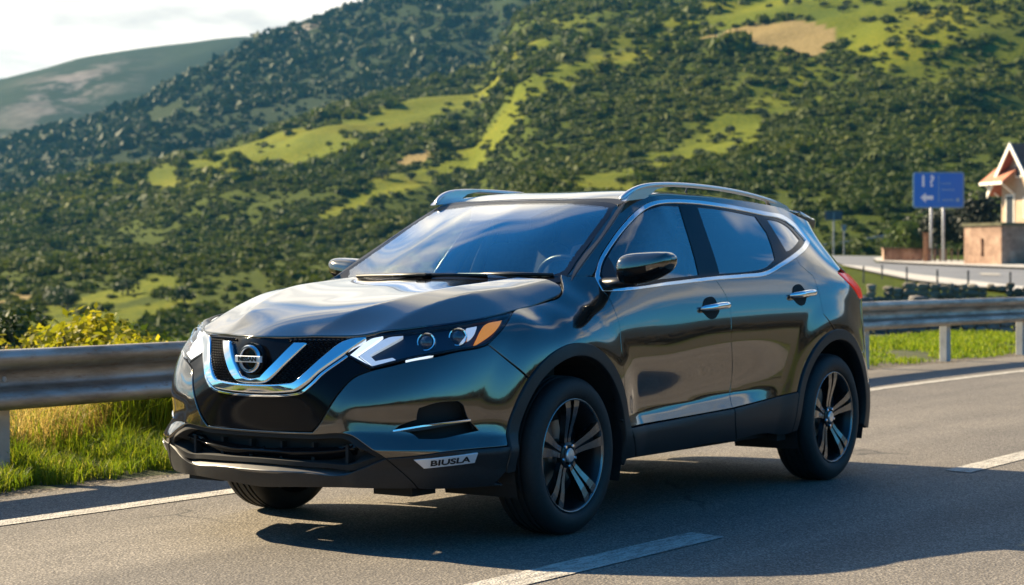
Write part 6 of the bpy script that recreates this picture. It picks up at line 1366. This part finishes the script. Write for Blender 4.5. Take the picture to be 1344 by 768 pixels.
# trees round the house
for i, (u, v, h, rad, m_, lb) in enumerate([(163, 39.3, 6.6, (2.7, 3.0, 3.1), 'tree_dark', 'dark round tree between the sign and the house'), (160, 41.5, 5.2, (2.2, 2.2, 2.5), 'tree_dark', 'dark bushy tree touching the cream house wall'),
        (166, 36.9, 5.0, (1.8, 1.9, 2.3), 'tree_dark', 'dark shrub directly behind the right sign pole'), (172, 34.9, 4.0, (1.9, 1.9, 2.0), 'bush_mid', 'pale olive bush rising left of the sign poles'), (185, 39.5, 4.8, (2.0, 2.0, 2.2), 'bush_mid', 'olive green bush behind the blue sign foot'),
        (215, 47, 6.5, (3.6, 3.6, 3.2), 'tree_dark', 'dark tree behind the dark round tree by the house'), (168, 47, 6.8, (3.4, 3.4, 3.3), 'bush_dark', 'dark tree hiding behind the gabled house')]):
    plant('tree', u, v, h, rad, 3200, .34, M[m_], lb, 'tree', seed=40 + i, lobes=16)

# ---------------------------------------------------------------- scrub on the hills
def hill_bushes(n, u0, u1, spread, seed):
    r = np.random.RandomState(seed); u = u0 + (u1 - u0) * r.rand(n) ** .75; v = u * r.uniform(-spread, spread, n)
    g, d = meadow(u, v); z = land(u, v)
    keep = r.rand(n) > np.clip(np.maximum(np.where(g > .9, g * .975, g * .9), d * .99), 0, 1)
    # scrub grows in drifts
    q = fbm(u / 26 + 3, v / 14 + 50, 3); keep &= (q > -.10) | (r.rand(n) < .35)
    return u[keep], v[keep], z[keep], q[keep]
ico = []
bm = bmesh.new(); bmesh.ops.create_icosphere(bm, subdivisions=2, radius=1); icoV = np.array([v.co[:] for v in bm.verts]); icoF = np.array([[v.index for v in f.verts] for f in bm.faces]); bm.free()
def scrub(name, u, v, z, size, per, leaf, seed, m):
    # each bush a heap of leaf-sized faces round an uneven crown
    r = np.random.RandomState(seed); n = len(u); X, Y = uv2xy(u, v)
    lob = 5; cd = r.normal(size=(n, lob, 3)); cd /= np.linalg.norm(cd, axis=2)[..., None]; cd[..., 2] = np.abs(cd[..., 2]) * .7; cd *= r.uniform(.2, .62, (n, lob, 1)); cr = r.uniform(.34, .62, (n, lob))
    k = r.randint(0, lob, (n, per)); d = r.normal(size=(n, per, 3)); d /= np.linalg.norm(d, axis=2)[..., None]; d[..., 2] = np.abs(d[..., 2]) * 1.0 - .25
    ii = np.arange(n)[:, None]
    P = cd[ii, k] + d * cr[ii, k][..., None] * r.uniform(.8, 1.12, (n, per, 1))
    sz = size * np.clip(np.exp(r.normal(-.12, .42, n)), .35, 2.3); asp = r.uniform(.48, .82, n)
    S = np.stack([sz, sz, sz * asp], 1)[:, None]
    P = P * S + np.stack([X, Y, z + sz * .16], 1)[:, None]
    nr = d + r.normal(size=(n, per, 3)) * .35; nr /= np.linalg.norm(nr, axis=2)[..., None]
    a = np.cross(nr, r.normal(size=(n, per, 3))); a /= np.linalg.norm(a, axis=2)[..., None]; b = np.cross(nr, a)
    s = (leaf * sz)[:, None, None] * r.uniform(.7, 1.3, (n, per, 1))
    V = np.stack([P - a * s - b * s * .4, P + b * s, P + a * s - b * s * .4], 2)
    drift_and_shade = np.clip(.5 + 1.6 * fbm(X / 60 + 7, Y / 60, 3) - .5 * sstep(8, 45, v) * sstep(430, 300, u), 0, 1)  # last term darkens the right-hand foothill: its shade put into leaf tint
    tint = np.clip(np.repeat(.12 + .45 * drift_and_shade + r.rand(n) * .28, per) + r.rand(n * per) * .16, 0, 1)
    return tri_obj(name, V.reshape(-1, 3), 3, m, None, attr=np.repeat(tint, 3))
u, v, z, q = hill_bushes(26000, 225, 620, .285, 21)
tag(scrub('hillside_scrub', u, v, z, np.clip(1.35 + 2.0 * q, .8, 2.6), 70, .25, 1, M['hill_leaf']), kind='stuff')
u, v, z, q = hill_bushes(20000, 600, 1000, .285, 22)
tag(scrub('hillside_scrub', u, v, z, np.clip(2.3 + 3.0 * q, 1.2, 4), 40, .32, 2, M['hill_leaf']), kind='stuff')
u, v, z, q = hill_bushes(17000, 980, 1700, .29, 23)
tag(scrub('hillside_scrub', u, v, z, np.clip(3.6 + 5 * q, 2, 6.5), 22, .42, 3, M['far_leaf']), kind='stuff')
rb_ = np.random.RandomState(31); nb_ = 3800; ang_ = rb_.uniform(-2.2, 1.95, nb_); rr_ = rb_.uniform(48, 190, nb_)
bx_, by_ = 5 + rr_ * np.cos(ang_ + 1.05), 9 + rr_ * np.sin(ang_ + 1.05); kk = (by_ > 22) | ((bx_ > 60) & (np.abs(by_) > 12)); ub, vb = xy2uv(bx_[kk], by_[kk])
M['brown_leaf'] = leaf_mat('brown_scrub', [(0, (.010, .0085, .0055)), (1, (.032, .026, .016))], .1, .8)
tag(scrub('wood_across_the_road', ub, vb, land(ub, vb), 3.0, 70, .30, 9, M['brown_leaf']), kind='stuff')
# single trees that stand out on the clearings
rt_ = np.random.RandomState(77); cnt = 0; protos = []
uu_ = 250 + 420 * rt_.rand(1500) ** .8; vv_ = uu_ * rt_.uniform(-.255, .255, 1500); g, d = meadow(uu_, vv_)
for u, v in zip(uu_[g > .9], vv_[g > .9]):
    if cnt >= 60: break
    x, y, z = FU(u, v); s = rt_.uniform(.7, 1.35)
    if len(protos) < 4:
        e = empty('hillside_bush', (x, y, z), cat='bush', group='single bushes on the hill clearings', label='dark round bush standing alone on a pale green clearing of the hillside')
        foliage('crown', (0, 0, 1.15), (1.9, 1.9, 1.5), 420, .42, M['bush_dark'], e, seed=90 + cnt, lobes=10); MB().tube([(0, 0, -.3), (0, 0, 1.2)], [.18, .10], 6).build('trunk', M['bark'], e)
        protos.append(e)
    else:
        p0 = protos[cnt % 4]; e = p0.copy(); COL.objects.link(e); e.location = (x, y, z); e.rotation_euler.z = rt_.uniform(0, 6.28)
        for ch in list(p0.children): c2 = ch.copy(); COL.objects.link(c2); c2.parent = e
    e.scale = (s, s, s * rt_.uniform(.8, 1.1)); cnt += 1

# ---------------------------------------------------------------- the air
m = bpy.data.materials.new('thin_air'); m.use_nodes = True; t = NT(m); t.t.nodes.remove(t.b)
out = [n for n in t.t.nodes if n.type == 'OUTPUT_MATERIAL'][0]
pv = t.n('ShaderNodeVolumePrincipled', {'Color': (.07, .24, .42, 1), 'Density': .00014, 'Anisotropy': .1}); t.link(pv.outputs[0], out.inputs['Volume'])
hb = MB().box((-1500, -1200, 190), (9000, 9000, 420)).build('haze', m); tag(hb, kind='stuff')
